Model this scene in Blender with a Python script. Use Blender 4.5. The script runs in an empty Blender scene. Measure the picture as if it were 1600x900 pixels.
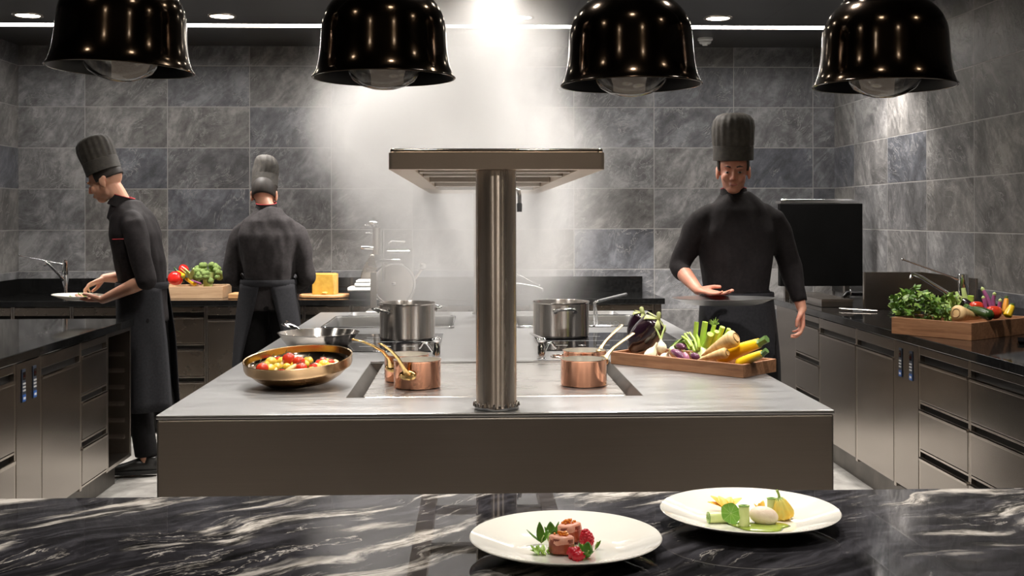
import bpy, bmesh, math, random
from mathutils import Vector, Matrix, Euler, noise as mnoise
random.seed(7)
R = math.radians
C = bpy.context.scene.collection
sc = bpy.context.scene

# ------------------------------------------------------------------ camera
F = 1780.0; VPX = 737.0; CAMZ = 1.45
YAW = math.atan((800 - VPX) / F); ROLL = R(-0.12)
CR = (Matrix.Rotation(-YAW, 3, 'Z') @ Matrix.Rotation(R(90), 3, 'X') @ Matrix.Rotation(ROLL, 3, 'Z'))
CO = Vector((0, 0, CAMZ))
cd = bpy.data.cameras.new('camera'); cam = bpy.data.objects.new('camera', cd); C.objects.link(cam)
cam.matrix_world = Matrix.Translation(CO) @ CR.to_4x4()
cd.sensor_width = 36; cd.lens = F / 1600 * 36; cd.shift_y = -110 / 1600; cd.clip_start = 0.02
sc.camera = cam

def ray(px, py): return CR @ Vector(((px - 800) / F, (340 - py) / F, -1))
def PY(px, py, Y): d = ray(px, py); return CO + d * (Y / d.y)
def PZ(px, py, Z): d = ray(px, py); return CO + d * ((Z - CAMZ) / d.z)
def PX(px, py, X): d = ray(px, py); return CO + d * (X / d.x)
def PP(px, py, o, n): d = ray(px, py); return CO + d * ((o - CO).dot(n) / d.dot(n))
def T(x, y, z): return Matrix.Translation((x, y, z))
def RX(a): return Matrix.Rotation(R(a), 4, 'X')
def RY(a): return Matrix.Rotation(R(a), 4, 'Y')
def RZ(a): return Matrix.Rotation(R(a), 4, 'Z')
def S(x, y, z): return Matrix.Diagonal((x, y, z, 1))

# ------------------------------------------------------------------ mesh builder
class MB:
    def __init__(s): s.v = []; s.f = []; s.mi = []; s.cur = 0
    def add(s, vs, fs, M=None):
        n = len(s.v)
        s.v += [(M @ Vector(v)) if M is not None else Vector(v) for v in vs]
        s.f += [tuple(i + n for i in f) for f in fs]; s.mi += [s.cur] * len(fs)
        return s
    def box(s, x0, x1, y0, y1, z0, z1, M=None):
        vs = [(x, y, z) for z in (z0, z1) for y in (y0, y1) for x in (x0, x1)]
        return s.add(vs, [(0, 2, 3, 1), (4, 5, 7, 6), (0, 1, 5, 4), (2, 6, 7, 3), (0, 4, 6, 2), (1, 3, 7, 5)], M)
    def lathe(s, prof, seg=32, M=None, ripple=None, close=False):
        vs = []; fs = []; rings = []
        for (r, z) in prof:
            if r <= 1e-6: rings.append([len(vs)]); vs.append((0, 0, z))
            else:
                rings.append(list(range(len(vs), len(vs) + seg)))
                for i in range(seg):
                    a = 2 * math.pi * i / seg; rr = r * (ripple(a, z) if ripple else 1)
                    vs.append((rr * math.cos(a), rr * math.sin(a), z))
        pr = list(zip(rings[:-1], rings[1:]))
        if close: pr.append((rings[-1], rings[0]))
        for A, B in pr:
            if len(A) == 1 and len(B) == 1: continue
            for i in range(seg):
                j = (i + 1) % seg
                if len(A) == 1: fs.append((A[0], B[j], B[i]))
                elif len(B) == 1: fs.append((A[i], A[j], B[0]))
                else: fs.append((A[i], A[j], B[j], B[i]))
        return s.add(vs, fs, M)
    def cyl(s, c, r, z0, z1, seg=24, M=None, b=0):
        p = [(0, z0), (r - b, z0)] + ([(r, z0 + b), (r, z1 - b)] if b else [(r, z1)]) + ([(r - b, z1)] if b else []) + [(0, z1)]
        return s.lathe(p, seg, (M if M is not None else Matrix.Identity(4)) @ T(*c))
    def ell(s, c, r, M=None, seg=16, ring=10, fn=None):
        if not hasattr(r, '__len__'): r = (r, r, r)
        prof = [(math.sin(math.pi * i / ring), -math.cos(math.pi * i / ring)) for i in range(ring + 1)]
        prof[0] = (0, -1); prof[-1] = (0, 1)
        return s.lathe(prof, seg, (M if M is not None else Matrix.Identity(4)) @ T(*c) @ S(*r), fn)
    def tube(s, pts, rad, seg=10, M=None, cap=True, closed=False, flat=None, roundcap=False):
        pts = [Vector(p) for p in pts]; n = len(pts)
        if not hasattr(rad, '__len__') or isinstance(rad, tuple): rad = [rad] * n
        rad = list(rad)
        if roundcap:
            r0 = rad[0]; r1 = rad[-1]
            g0 = r0 if not hasattr(r0, '__len__') else min(r0); g1 = r1 if not hasattr(r1, '__len__') else min(r1)
            d0 = (pts[0] - pts[1]).normalized(); d1 = (pts[-1] - pts[-2]).normalized()
            def sc_(r, k): return r * k if not hasattr(r, '__len__') else (r[0] * k, r[1] * k)
            pre = [(pts[0] + d0 * g0 * a, sc_(r0, b)) for a, b in ((.95, .3), (.7, .71), (.38, .92))]
            post = [(pts[-1] + d1 * g1 * a, sc_(r1, b)) for a, b in ((.38, .92), (.7, .71), (.95, .3))]
            pts = [p for p, _ in pre] + pts + [p for p, _ in post]; rad = [r for _, r in pre] + rad + [r for _, r in post]; n = len(pts)
        vs = []; fs = []; up = None
        for i, p in enumerate(pts):
            if closed: t = (pts[(i + 1) % n] - pts[i - 1]).normalized()
            else: t = (pts[min(i + 1, n - 1)] - pts[max(i - 1, 0)]).normalized()
            if up is None:
                ref = Vector(flat) if flat is not None else (Vector((0, 0, 1)) if abs(t.z) < .9 else Vector((1, 0, 0)))
                up = (ref - t * ref.dot(t)).normalized()
            elif flat is not None:
                ref = Vector(flat); up = (ref - t * ref.dot(t)).normalized()
            else: up = (up - t * up.dot(t)).normalized()
            sd = t.cross(up).normalized(); r = rad[i]
            ra, rb = r if hasattr(r, '__len__') else (r, r)
            for k in range(seg):
                a = 2 * math.pi * k / seg
                vs.append(p + sd * (ra * math.cos(a)) + up * (rb * math.sin(a)))
        for i in range(n if closed else n - 1):
            for k in range(seg):
                j = (k + 1) % seg; i2 = (i + 1) % n
                fs.append((i * seg + k, i * seg + j, i2 * seg + j, i2 * seg + k))
        if cap and not closed:
            a = len(vs); vs.append(pts[0]); vs.append(pts[-1])
            for k in range(seg):
                j = (k + 1) % seg
                fs.append((a, j, k)); fs.append((a + 1, (n - 1) * seg + k, (n - 1) * seg + j))
        return s.add(vs, fs, M)
    def grid(s, P, M=None):
        """P: list of rows of points"""
        nr = len(P); nc = len(P[0])
        vs = [p for row in P for p in row]
        fs = [(r * nc + c, r * nc + c + 1, (r + 1) * nc + c + 1, (r + 1) * nc + c) for r in range(nr - 1) for c in range(nc - 1)]
        return s.add(vs, fs, M)
    def prism(s, poly, z0, z1, M=None):
        n = len(poly)
        vs = [(x, y, z0) for x, y in poly] + [(x, y, z1) for x, y in poly]
        fs = [tuple(range(n - 1, -1, -1)), tuple(range(n, 2 * n))] + [(i, (i + 1) % n, n + (i + 1) % n, n + i) for i in range(n)]
        return s.add(vs, fs, M)
    def leaf(s, M, L, W, bend=.3, fold=.25, lobes=0, n=6):
        rows = []
        for i in range(n + 1):
            t = i / n; w = W * math.sin(math.pi * min(1, t * .94 + .03)) ** .8 * (1 - .35 * t)
            if lobes: w *= .72 + .38 * abs(math.sin(lobes * math.pi * t))
            z = bend * L * t * t
            rows.append([(-w, L * t, z + fold * w), (-w * .5, L * t, z + fold * w * .6), (0, L * t, z), (w * .5, L * t, z + fold * w * .6), (w, L * t, z + fold * w)])
        return s.grid(rows, M)
    def min_z(s): return min(v.z for v in s.v)

WM = {}
def setp(o, label=None, cat=None, group=None, kind=None):
    if label: o['label'] = label
    if cat: o['category'] = cat
    if group: o['group'] = group
    if kind: o['kind'] = kind
    return o
def obj(name, mb, m, parent=None, M=None, smooth=38, bevel=0, sub=0, solid=0, w=False, label=None, recalc=True):
    """one mesh object. parent None: the origin is put at the base of the mesh unless a matrix is given"""
    me = bpy.data.meshes.new(name)
    vs = [v.copy() for v in mb.v]
    Mw = M
    if parent is None and M is None:
        c = Vector(((min(v.x for v in vs) + max(v.x for v in vs)) / 2, (min(v.y for v in vs) + max(v.y for v in vs)) / 2, min(v.z for v in vs)))
        vs = [v - c for v in vs]; Mw = Matrix.Translation(c)
    if parent is not None and w:
        inv = WM[parent.name].inverted(); vs = [inv @ v for v in vs]
    me.from_pydata([tuple(v) for v in vs], [], mb.f)
    ms = m if isinstance(m, (list, tuple)) else [m]
    for x in ms: me.materials.append(x)
    for p, i in zip(me.polygons, mb.mi): p.material_index = i
    bm = bmesh.new(); bm.from_mesh(me)
    if recalc: bmesh.ops.recalc_face_normals(bm, faces=bm.faces)
    bm.to_mesh(me); bm.free()
    if smooth:
        me.shade_smooth()
        if smooth < 180: me.set_sharp_from_angle(angle=R(smooth))
    o = bpy.data.objects.new(name, me); C.objects.link(o)
    if parent is not None:
        o.parent = parent; WM[o.name] = WM[parent.name]
        if M is not None: o.matrix_local = M
    else:
        o.matrix_world = Mw; WM[o.name] = Mw.copy()
    if solid:
        x = o.modifiers.new('t', 'SOLIDIFY'); x.thickness = solid; x.offset = 0
    if bevel:
        x = o.modifiers.new('b', 'BEVEL'); x.width = bevel; x.segments = 2; x.limit_method = 'ANGLE'; x.angle_limit = R(40); x.harden_normals = False
    if sub:
        x = o.modifiers.new('s', 'SUBSURF'); x.levels = sub; x.render_levels = sub
    if label: o['label'] = label
    return o
def thing(name, label, cat, M, group=None):
    o = bpy.data.objects.new(name, None); C.objects.link(o); o.empty_display_size = .05
    o.matrix_world = M; WM[o.name] = M.copy()
    return setp(o, label, cat, group)
def one(name, mb, m, label, cat, group=None, **k):
    return setp(obj(name, mb, m, **k), label, cat, group)
def struct(name, mb, m, **k):
    o = obj(name, mb, m, M=Matrix.Identity(4), **k); o['kind'] = 'structure'; return o
def copy_tree(o, parent=None):
    c = o.copy(); C.objects.link(c)
    if parent is not None: c.parent = parent
    for ch in list(o.children): copy_tree(ch, c)
    return c

# ------------------------------------------------------------------ materials
class N:
    def __init__(s, name):
        s.m = bpy.data.materials.new(name); s.m.use_nodes = True; s.t = s.m.node_tree; s.t.nodes.clear()
    def n(s, typ, **k):
        x = s.t.nodes.new('ShaderNode' + typ)
        for a, b in k.items(): setattr(x, a, b)
        return x
    def put(s, sock, v):
        if isinstance(v, bpy.types.NodeSocket): s.t.links.new(v, sock)
        elif v is not None:
            if hasattr(v, '__len__') and len(v) == 3 and sock.type == 'RGBA': v = (*v, 1)
            sock.default_value = v
    def math(s, op, a, b=None, c=None, clamp=False):
        x = s.n('Math', operation=op); x.use_clamp = clamp
        for i, v in enumerate((a, b, c)):
            if v is not None: s.put(x.inputs[i], v)
        return x.outputs[0]
    def vmath(s, op, a, b=None):
        x = s.n('VectorMath', operation=op); s.put(x.inputs[0], a)
        if b is not None: s.put(x.inputs[3 if op == 'SCALE' else 1], b)
        return x.outputs[0]
    def noise(s, vec, scale=5, detail=4, rough=.5, dist=0, out=0):
        x = s.n('TexNoise'); s.put(x.inputs['Vector'], vec); x.inputs['Scale'].default_value = scale
        x.inputs['Detail'].default_value = detail; x.inputs['Roughness'].default_value = rough; x.inputs['Distortion'].default_value = dist
        return x.outputs[out]
    def mapr(s, v, a, b, c, d, smooth=False):
        x = s.n('MapRange'); x.interpolation_type = 'SMOOTHSTEP' if smooth else 'LINEAR'
        s.put(x.inputs[0], v)
        for i, q in enumerate((a, b, c, d)): s.put(x.inputs[i + 1], q)
        return x.outputs[0]
    def ramp(s, v, stops):
        x = s.n('ValToRGB'); s.put(x.inputs[0], v); e = x.color_ramp.elements
        while len(e) < len(stops): e.new(.5)
        for el, (p, c) in zip(e, stops): el.position = p; el.color = (*c, 1) if len(c) == 3 else c
        return x.outputs[0]
    def mix(s, f, a, b, mode='MIX'):
        x = s.n('Mix'); x.data_type = 'RGBA'; x.blend_type = mode
        s.put(x.inputs[0], f); s.put(x.inputs[6], a); s.put(x.inputs[7], b); return x.outputs[2]
    def obj(s): return s.n('TexCoord').outputs['Object']
    def pos(s): return s.n('NewGeometry').outputs['Position']
    def sep(s, v): x = s.n('SeparateXYZ'); s.put(x.inputs[0], v); return x.outputs
    def comb(s, x_, y_, z_):
        x = s.n('CombineXYZ')
        for i, v in enumerate((x_, y_, z_)): s.put(x.inputs[i], v)
        return x.outputs[0]
    def mapping(s, v, scale=(1, 1, 1), rot=(0, 0, 0), loc=(0, 0, 0)):
        x = s.n('Mapping'); s.put(x.inputs[0], v); x.inputs['Scale'].default_value = scale
        x.inputs['Rotation'].default_value = [R(q) for q in rot]; x.inputs['Location'].default_value = loc; return x.outputs[0]
    def bump(s, h, strength=.2, dist=.01):
        x = s.n('Bump'); x.inputs['Strength'].default_value = strength; x.inputs['Distance'].default_value = dist
        s.put(x.inputs['Height'], h); return x.outputs[0]
    def bsdf(s, **k):
        x = s.n('BsdfPrincipled')
        for a, b in k.items(): s.put(x.inputs[a.replace('_', ' ')], b)
        o = s.n('OutputMaterial'); s.t.links.new(x.outputs[0], o.inputs[0]); s.b = x
        return s.m
    def emit(s, col, st):
        x = s.n('Emission'); x.inputs[0].default_value = (*col, 1); x.inputs[1].default_value = st
        o = s.n('OutputMaterial'); s.t.links.new(x.outputs[0], o.inputs[0]); return s.m

def simple(name, c1, c2=None, rough=.5, metal=0, scale=8, stretch=(1, 1, 1), bump=0, bscale=None, detail=4, lo=.35, hi=.65, **k):
    n = N(name); v = n.mapping(n.obj(), stretch)
    nz = n.noise(v, scale, detail)
    c2 = c2 or tuple(x * .8 for x in c1)
    col = n.ramp(nz, [(lo, c2), (hi, c1)])
    a = dict(Base_Color=col, Roughness=rough, Metallic=metal)
    if bump: a['Normal'] = n.bump(n.noise(v, bscale or scale * 3, 4), bump, .004)
    a.update(k)
    return n.bsdf(**a)
def brushed(name, col, rough, stretch, scale=60, amt=.08, bump=.0, aniso=0):
    n = N(name); v = n.mapping(n.obj(), stretch); nz = n.noise(v, scale, 5, .6)
    big = n.noise(n.obj(), 2.5, 4, .6)
    rr = n.math('ADD', n.mapr(nz, .3, .7, rough - amt, rough + amt), n.mapr(big, .3, .7, -.02, .025))
    c = n.mix(n.mapr(nz, .3, .7, 0, 1), tuple(x * .94 for x in col), col)
    k = dict(Base_Color=c, Roughness=rr, Metallic=1.0)
    if bump: k['Normal'] = n.bump(nz, bump, .001)
    if aniso:
        tg = n.n('Tangent'); tg.direction_type = 'RADIAL'; tg.axis = 'Z'
        k['Anisotropic'] = abs(aniso); k['Anisotropic_Rotation'] = .25 if aniso > 0 else 0.0; k['Tangent'] = tg.outputs[0]
    return n.bsdf(**k)

def slate(name, axis, u0, per=.6):
    n = N(name); P = n.pos(); s = n.sep(P)
    u = n.math('DIVIDE', n.math('SUBTRACT', s[axis], u0), per); v = n.math('DIVIDE', n.math('SUBTRACT', s[2], 1.066), .3)
    fu, fv = n.math('FRACT', u), n.math('FRACT', v)
    iu, iv = n.math('FLOOR', u), n.math('FLOOR', v)
    wn = n.n('TexWhiteNoise'); wn.noise_dimensions = '3D'; n.put(wn.inputs[0], n.comb(iu, iv, 3.0)); rnd = wn.outputs[0]; rc = wn.outputs[1]
    du = n.math('MULTIPLY', n.math('MINIMUM', fu, n.math('SUBTRACT', 1.0, fu)), .6)
    dv = n.math('MULTIPLY', n.math('MINIMUM', fv, n.math('SUBTRACT', 1.0, fv)), .3)
    d = n.math('MINIMUM', du, dv)
    grout = n.mapr(d, .0022, .0040, 1, 0)
    off = n.vmath('SCALE', rc, 17.0); q = n.vmath('ADD', P, off)
    a = n.noise(q, 3.2, 9, .62, .6); b = n.noise(q, 22, 6, .65, .3)
    # cleft veins: ridges of a noise stretched along a diagonal
    rq = n.mapping(n.vmath('ADD', q, n.vmath('SCALE', n.vmath('SUBTRACT', n.noise(q, 2.2, 2, .5, 0, 1), (.5, .5, .5)), .35)), (1, 1, 1), (0, 48, 0) if axis == 0 else (-48, 0, 0))
    vq = n.mapping(rq, (1.0, 1.0, 2.6) if axis == 0 else (1, 1, 2.6))
    sq = n.noise(n.mapping(rq, (1.0, 1.0, 3.4)), 3.4, 10, .66, .5)
    r1 = n.noise(vq, 4.5, 7, .6, 1.6); ridge = n.mapr(n.math('ABSOLUTE', n.math('SUBTRACT', r1, .5)), 0, .022, 1, 0, True)
    mask = n.mapr(n.noise(q, 5, 2), .45, .62, 0, 1, True)
    h = n.math('ADD', n.math('ADD', n.math('MULTIPLY', a, .40), n.math('MULTIPLY', sq, .38)), n.math('MULTIPLY', b, .22))
    col = n.ramp(h, [(.41, (.080, .078, .078)), (.5, (.148, .146, .146)), (.59, (.27, .265, .26))])
    hue = n.ramp(rnd, [(0, (.84, .89, 1.03)), (.5, (1, .965, .92)), (1, (.90, .92, .97))])
    col = n.mix(1.0, col, hue, 'MULTIPLY')
    col = n.mix(1.0, col, n.ramp(n.sep(rc)[0], [(0, (.66, .66, .66)), (1, (1.16, 1.16, 1.16))]), 'MULTIPLY')
    col = n.mix(n.math('MULTIPLY', n.math('MULTIPLY', ridge, mask), .55), col, (.33, .32, .31))
    col = n.mix(grout, col, (.26, .25, .24))
    hh = n.math('SUBTRACT', n.math('ADD', h, n.math('MULTIPLY', ridge, .12)), n.math('MULTIPLY', grout, .25))
    return n.bsdf(Base_Color=col, Roughness=n.mapr(b, .3, .7, .42, .62), Normal=n.bump(hh, .55, .012), Specular_IOR_Level=.4)

YBK = 8.42
TU0 = PY(133, 300, YBK).x; TPER = (PY(1146.5, 300, YBK).x - TU0) / 8
m_slate_b = slate('slate_tile_back', 0, TU0, TPER)
XRW = PY(1304, 300, YBK).x; XLW = PY(29, 300, YBK).x
SV0 = PX(1335, 300, XRW).y; SPER = (SV0 - PX(1522, 300, XRW).y) / 3
m_slate_s = slate('slate_tile_side', 1, SV0, SPER)

def floor_mat():
    n = N('stone_floor'); P = n.pos(); s = n.sep(P)
    d = []
    for ax in (0, 1):
        f = n.math('FRACT', n.math('DIVIDE', n.math('ADD', s[ax], .17), .6)); d.append(n.math('MINIMUM', f, n.math('SUBTRACT', 1.0, f)))
    g = n.mapr(n.math('MINIMUM', *d), .004, .007, 1, 0)
    nz = n.noise(P, 5, 9, .65, .8)
    col = n.ramp(nz, [(.3, (.16, .15, .14)), (.5, (.28, .27, .25)), (.7, (.42, .40, .38))])
    return n.bsdf(Base_Color=n.mix(g, col, (.1, .1, .1)), Roughness=.55, Normal=n.bump(nz, .3, .006))
m_floor = floor_mat()

def marble_mat():
    n = N('black_veined_marble'); P = n.pos()
    w = n.noise(P, 1.3, 3, .5, 0, 1); q = n.vmath('ADD', n.vmath('ADD', P, (4.3, 2.6, 0)), n.vmath('SCALE', n.vmath('SUBTRACT', w, (.5, .5, .5)), .5))
    w2 = n.noise(P, 9, 4, .6, 0, 1); q = n.vmath('ADD', q, n.vmath('SCALE', n.vmath('SUBTRACT', w2, (.5, .5, .5)), .035))
    q = n.mapping(q, (1, 1, 1), (0, 0, -36))
    v1 = n.mapping(q, (1.0, 5.0, 1)); v2 = n.mapping(q, (1.6, 9.0, 1))
    a = n.noise(v1, 2.2, 10, .62, .4); b = n.noise(v2, 3.0, 12, .68, .5); c = n.noise(n.mapping(q, (1, 3.2, 1)), 14, 7, .66, .4)
    base = n.ramp(n.math('ADD', n.math('MULTIPLY', b, .6), n.math('MULTIPLY', c, .4)), [(.38, (.006, .006, .006)), (.5, (.022, .021, .024)), (.62, (.060, .058, .066))])
    patch = n.mapr(n.noise(n.mapping(q, (.8, 2.6, 1)), 2.6, 4, .55), .46, .55, 0, 1, True)
    blot = n.math('MULTIPLY', n.mapr(a, .49, .57, 0, 1, True), patch)
    r2 = n.math('ABSOLUTE', n.math('SUBTRACT', a, .44)); line = n.math('MULTIPLY', n.mapr(r2, 0, .010, .8, 0, True), n.mapr(n.noise(q, 3.5, 3), .48, .6, 0, 1))
    vv = n.math('MULTIPLY', n.math('MAXIMUM', blot, line), n.mapr(n.math('ADD', n.math('MULTIPLY', b, .5), n.math('MULTIPLY', c, .5)), .38, .52, .0, 1))
    col = n.mix(vv, base, n.ramp(c, [(.35, (.30, .27, .23)), (.6, (.60, .56, .51))]))
    return n.bsdf(Base_Color=col, Roughness=.018, Specular_IOR_Level=.15)
m_marble = marble_mat()

def ceil_mat():
    n = N('dark_ceiling_panel'); P = n.pos(); s = n.sep(P)
    fx = n.math('FRACT', n.math('DIVIDE', n.math('ADD', s[0], .62), 1.25)); fy = n.math('FRACT', n.math('DIVIDE', s[1], .6))
    g = n.math('MINIMUM', n.math('MINIMUM', fx, n.math('SUBTRACT', 1.0, fx)), n.math('MINIMUM', fy, n.math('SUBTRACT', 1.0, fy)))
    g = n.mapr(g, .003, .006, 1, 0); nz = n.noise(P, 3, 3)
    col = n.mix(g, n.ramp(nz, [(.3, (.022, .021, .021)), (.7, (.034, .033, .033))]), (.004, .004, .004))
    return n.bsdf(Base_Color=col, Roughness=.32, Specular_IOR_Level=.6)
m_ceil = ceil_mat()
m_steel = brushed('brushed_steel_front', (.50, .455, .41), .32, (.6, 10, 60), 6, .02)
m_steel_top = brushed('brushed_steel_top', (.50, .50, .50), .33, (1.2, 20, 1), 2.5, .04)
m_griddle = brushed('griddle_plate', (.66, .64, .615), .28, (.8, 10, 1), 2, .03)
m_cab = brushed('cabinet_steel', (.37, .33, .295), .24, (1, 1, 6), 3, .006)
m_cab_edge = simple('cabinet_edge_steel', (.62, .56, .5), rough=.25, metal=1)
m_cab_back = brushed('rear_cabinet_steel', (.42, .36, .30), .27, (1, 1, 6), 3, .006)
m_pillar = brushed('polished_pillar', (.70, .60, .51), .26, (1, 1, .002), 48, .02, .22, aniso=1.0)
m_rail = brushed('polished_rail', (.6, .54, .48), .14, (1, 1, 1), 10, .02)
m_chrome = simple('chrome', (.86, .86, .87), (.8, .8, .8), rough=.07, metal=1)
m_potsteel = brushed('pot_steel', (.66, .62, .58), .22, (1, 1, .002), 22, .02, .14, aniso=.95)
m_copper = brushed('copper', (.86, .44, .29), .12, (1, 1, 5), 10, .02)
m_tin = simple('tin_lining', (.80, .76, .68), (.66, .62, .55), rough=.42, metal=.75, scale=20)
m_brass = simple('brass', (.86, .62, .27), (.72, .48, .18), rough=.18, metal=1, scale=25)
m_palebrass = simple('pale_brass', (.56, .42, .23), (.46, .33, .17), rough=.36, metal=1, scale=25)
m_bronze = brushed('bronze_pan', (.50, .33, .18), .24, (1, 1, 4), 10, .03)
m_paninner = simple('dark_mirror_pan_inside', (.50, .40, .30), (.36, .29, .22), rough=.10, metal=1)
m_blackstone = simple('black_polished_worktop', (.010, .010, .010), (.005, .005, .005), rough=.06, scale=60, Specular_IOR_Level=.6)
m_blackglass = simple('black_hob_glass', (.006, .006, .007), (.004, .004, .005), rough=.035, scale=30, Specular_IOR_Level=.6)
m_black = simple('black_panel', (.003, .003, .003), (.002, .002, .002), rough=.5, Specular_IOR_Level=.08)
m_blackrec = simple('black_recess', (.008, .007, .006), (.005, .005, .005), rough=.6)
m_lamp = simple('dark_bronze_lacquer', (.085, .058, .038), (.06, .042, .03), rough=.14, metal=1, scale=30, Coat_Weight=.5, Coat_Roughness=.08)
m_lampin = simple('black_lamp_inside', (.005, .005, .006), (.003, .003, .004), rough=.35, Specular_IOR_Level=.3)
m_white = simple('white_plastic', (.75, .75, .74), (.7, .7, .69), rough=.4)
m_porc = simple('ivory_porcelain', (.82, .80, .72), (.80, .77, .69), rough=.10, scale=10, Coat_Weight=.6, Coat_Roughness=.04)
m_rubber = simple('dark_rubber', (.02, .018, .016), (.012, .012, .012), rough=.55)
m_mark = simple('white_print', (.75, .75, .75), rough=.5)
m_blue = simple('blue_print', (.03, .12, .42), (.03, .1, .36), rough=.4)
m_navy = simple('slate_blue_panel', (.04, .05, .075), (.03, .04, .06), rough=.3)
m_whitecloth = simple('white_cloth', (.8, .8, .78), (.7, .7, .68), rough=.9, scale=40, bump=.3)
def glass(name, col=(1, 1, 1), rough=.02):
    n = N(name); nz = n.noise(n.obj(), 6, 2)
    return n.bsdf(Base_Color=col, Roughness=n.mapr(nz, 0, 1, rough, rough + .02), Transmission_Weight=1.0, IOR=1.45)
m_glass = glass('clear_glass')
def wood(name, c1, c2, stretch=(1.2, 14, 14)):
    n = N(name); v = n.mapping(n.obj(), stretch); a = n.noise(v, 3, 8, .6, 1.2); b = n.noise(v, 12, 4)
    h = n.math('ADD', n.math('MULTIPLY', a, .7), n.math('MULTIPLY', b, .3))
    return n.bsdf(Base_Color=n.ramp(h, [(.35, c2), (.62, c1)]), Roughness=.5, Normal=n.bump(h, .15, .003))
m_wood = wood('oiled_oak', (.40, .20, .10), (.21, .092, .042))
m_wood_p = wood('pale_beech', (.60, .40, .24), (.46, .29, .165))
m_wood_b = wood('board_wood', (.60, .33, .15), (.40, .19, .07))
# ------------------------------------------------------------------ room shell
XL, XR, YB, ZC = XLW, XRW, YBK, 2.713
YF = -3.2
struct('floor', MB().box(XL - .2, XR + .2, YF, YB + .2, -.1, 0), m_floor, smooth=0)
struct('ceiling', MB().box(XL - .2, XR + .2, YF, 7.43, ZC, ZC + .1).box(XL - .2, XR + .2, 7.60, YB + .2, ZC, ZC + .1)
       .box(XL - .2, XR + .2, 7.43, 7.60, ZC + .06, ZC + .1), m_ceil, smooth=0)
struct('wall_back', MB().box(XL - .2, XR + .2, YB, YB + .2, 0, ZC), m_slate_b, smooth=0)
struct('wall_left', MB().box(XL - .2, XL, YF, YB, 0, ZC), m_slate_s, smooth=0)
struct('wall_right', MB().box(XR, XR + .2, YF, YB, 0, ZC), m_slate_s, smooth=0)
m_led = N('led_strip').emit((1.0, .97, .94), 34.0)
m_bulbwarm = N('downlight_lens').emit((1.0, .88, .70), 30.0)

led = thing('led_strip_light', 'long white light strip recessed across the dark ceiling', 'light strip', T(0, 7.515, ZC))
obj('diffuser', MB().box(XL, XR, 7.452, 7.578, ZC + .012, ZC + .02), m_led, led, w=True, smooth=0)
obj('channel', MB().box(XL, XR, 7.434, 7.450, ZC - .003, ZC + .05).box(XL, XR, 7.580, 7.596, ZC - .003, ZC + .05), m_cab_edge, led, w=True, smooth=0)

def downlight(x, y, label, energy=70, cone=95, blend=.55, col=(1.0, .945, .885), group=None, rad=.045, aim=(0, 0)):
    t = thing('ceiling_downlight', label, 'ceiling light', T(x, y, ZC), group)
    obj('trim_ring', MB().lathe([(.072, -.001), (.076, -.007), (.092, -.006), (.094, 0), (.092, .004), (.074, .004)], 32, None, close=True), m_cab_edge, t)
    obj('lens', MB().lathe([(0, -.004), (.071, -.004), (.073, .002), (0, .003)], 32), m_bulbwarm, t)
    l = bpy.data.lights.new('spot', 'SPOT'); l.energy = energy; l.color = col; l.spot_size = R(cone); l.spot_blend = blend; l.shadow_soft_size = rad
    lo = bpy.data.objects.new('spot', l); C.objects.link(lo); lo.parent = t; lo.location = (0, 0, -.03); lo.rotation_euler = (R(aim[0]), R(aim[1]), 0)
    return t
downlight(-1.555, 7.17, 'small round ceiling spotlight between the two lamps at the left', 150)
downlight(.306, 7.17, 'round ceiling spotlight glowing through the thick steam', 240, 110)
downlight(1.563, 7.17, 'small round ceiling spotlight above the white smoke detector', 170)
G = 'ceiling spotlights above and before the picture'
L_ = 'round ceiling spotlight out of view, of a set known from reflections and partly added for light'
for x, e in ((-2.75, 130), (-.31, 200), (.93, 120), (2.38, 130)): downlight(x, 7.17, L_, e, group=G)  # the spot behind the second heat lamp is added to brighten the back wall
for x, e, cn in ((-1.9, 70, 95), (-.55, 105, 150), (.12, 100, 150), (.75, 90, 150), (1.9, 70, 95)): downlight(x, 5.85, L_, e, cn, .9, group=G, rad=.12)  # unseen row added to light the steam plume
for x, e in ((-1.75, 60), (-.5, 170), (.62, 170), (1.9, 110)): downlight(x, 4.45, L_, e, group=G)  # unseen row added to light the steam and the island top
for x, e in ((-.62, 130), (.75, 150)): downlight(x, 3.3, L_, e, group=G)  # unseen pair added to light the island front
for x, e in ((-.35, 38), (.32, 54), (1.0, 36)): downlight(x, 2.35, L_, e, group=G)  # unseen row added to light the food and plates
for x, e in ((-1.5, 30), (.2, 36), (1.7, 30)): downlight(x, .9, L_, e, group=G)
for x, e in ((-1.1, 26), (.9, 26)): downlight(x, -.6, L_, e, group=G)

sd = PZ(1105, 57, ZC); sd = Vector((sd.x, 7.98, ZC))
t = thing('smoke_detector', 'small white smoke detector on the dark ceiling below the light strip', 'smoke detector', T(*sd))
obj('base', MB().lathe([(0, 0), (.052, 0), (.054, -.014), (.046, -.022), (0, -.022)], 28), m_white, t)
obj('sensor_head', MB().lathe([(0, -.02), (.040, -.02), (.042, -.034), (.034, -.042), (.022, -.043), (.018, -.054), (0, -.056)], 28), m_white, t)

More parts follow.
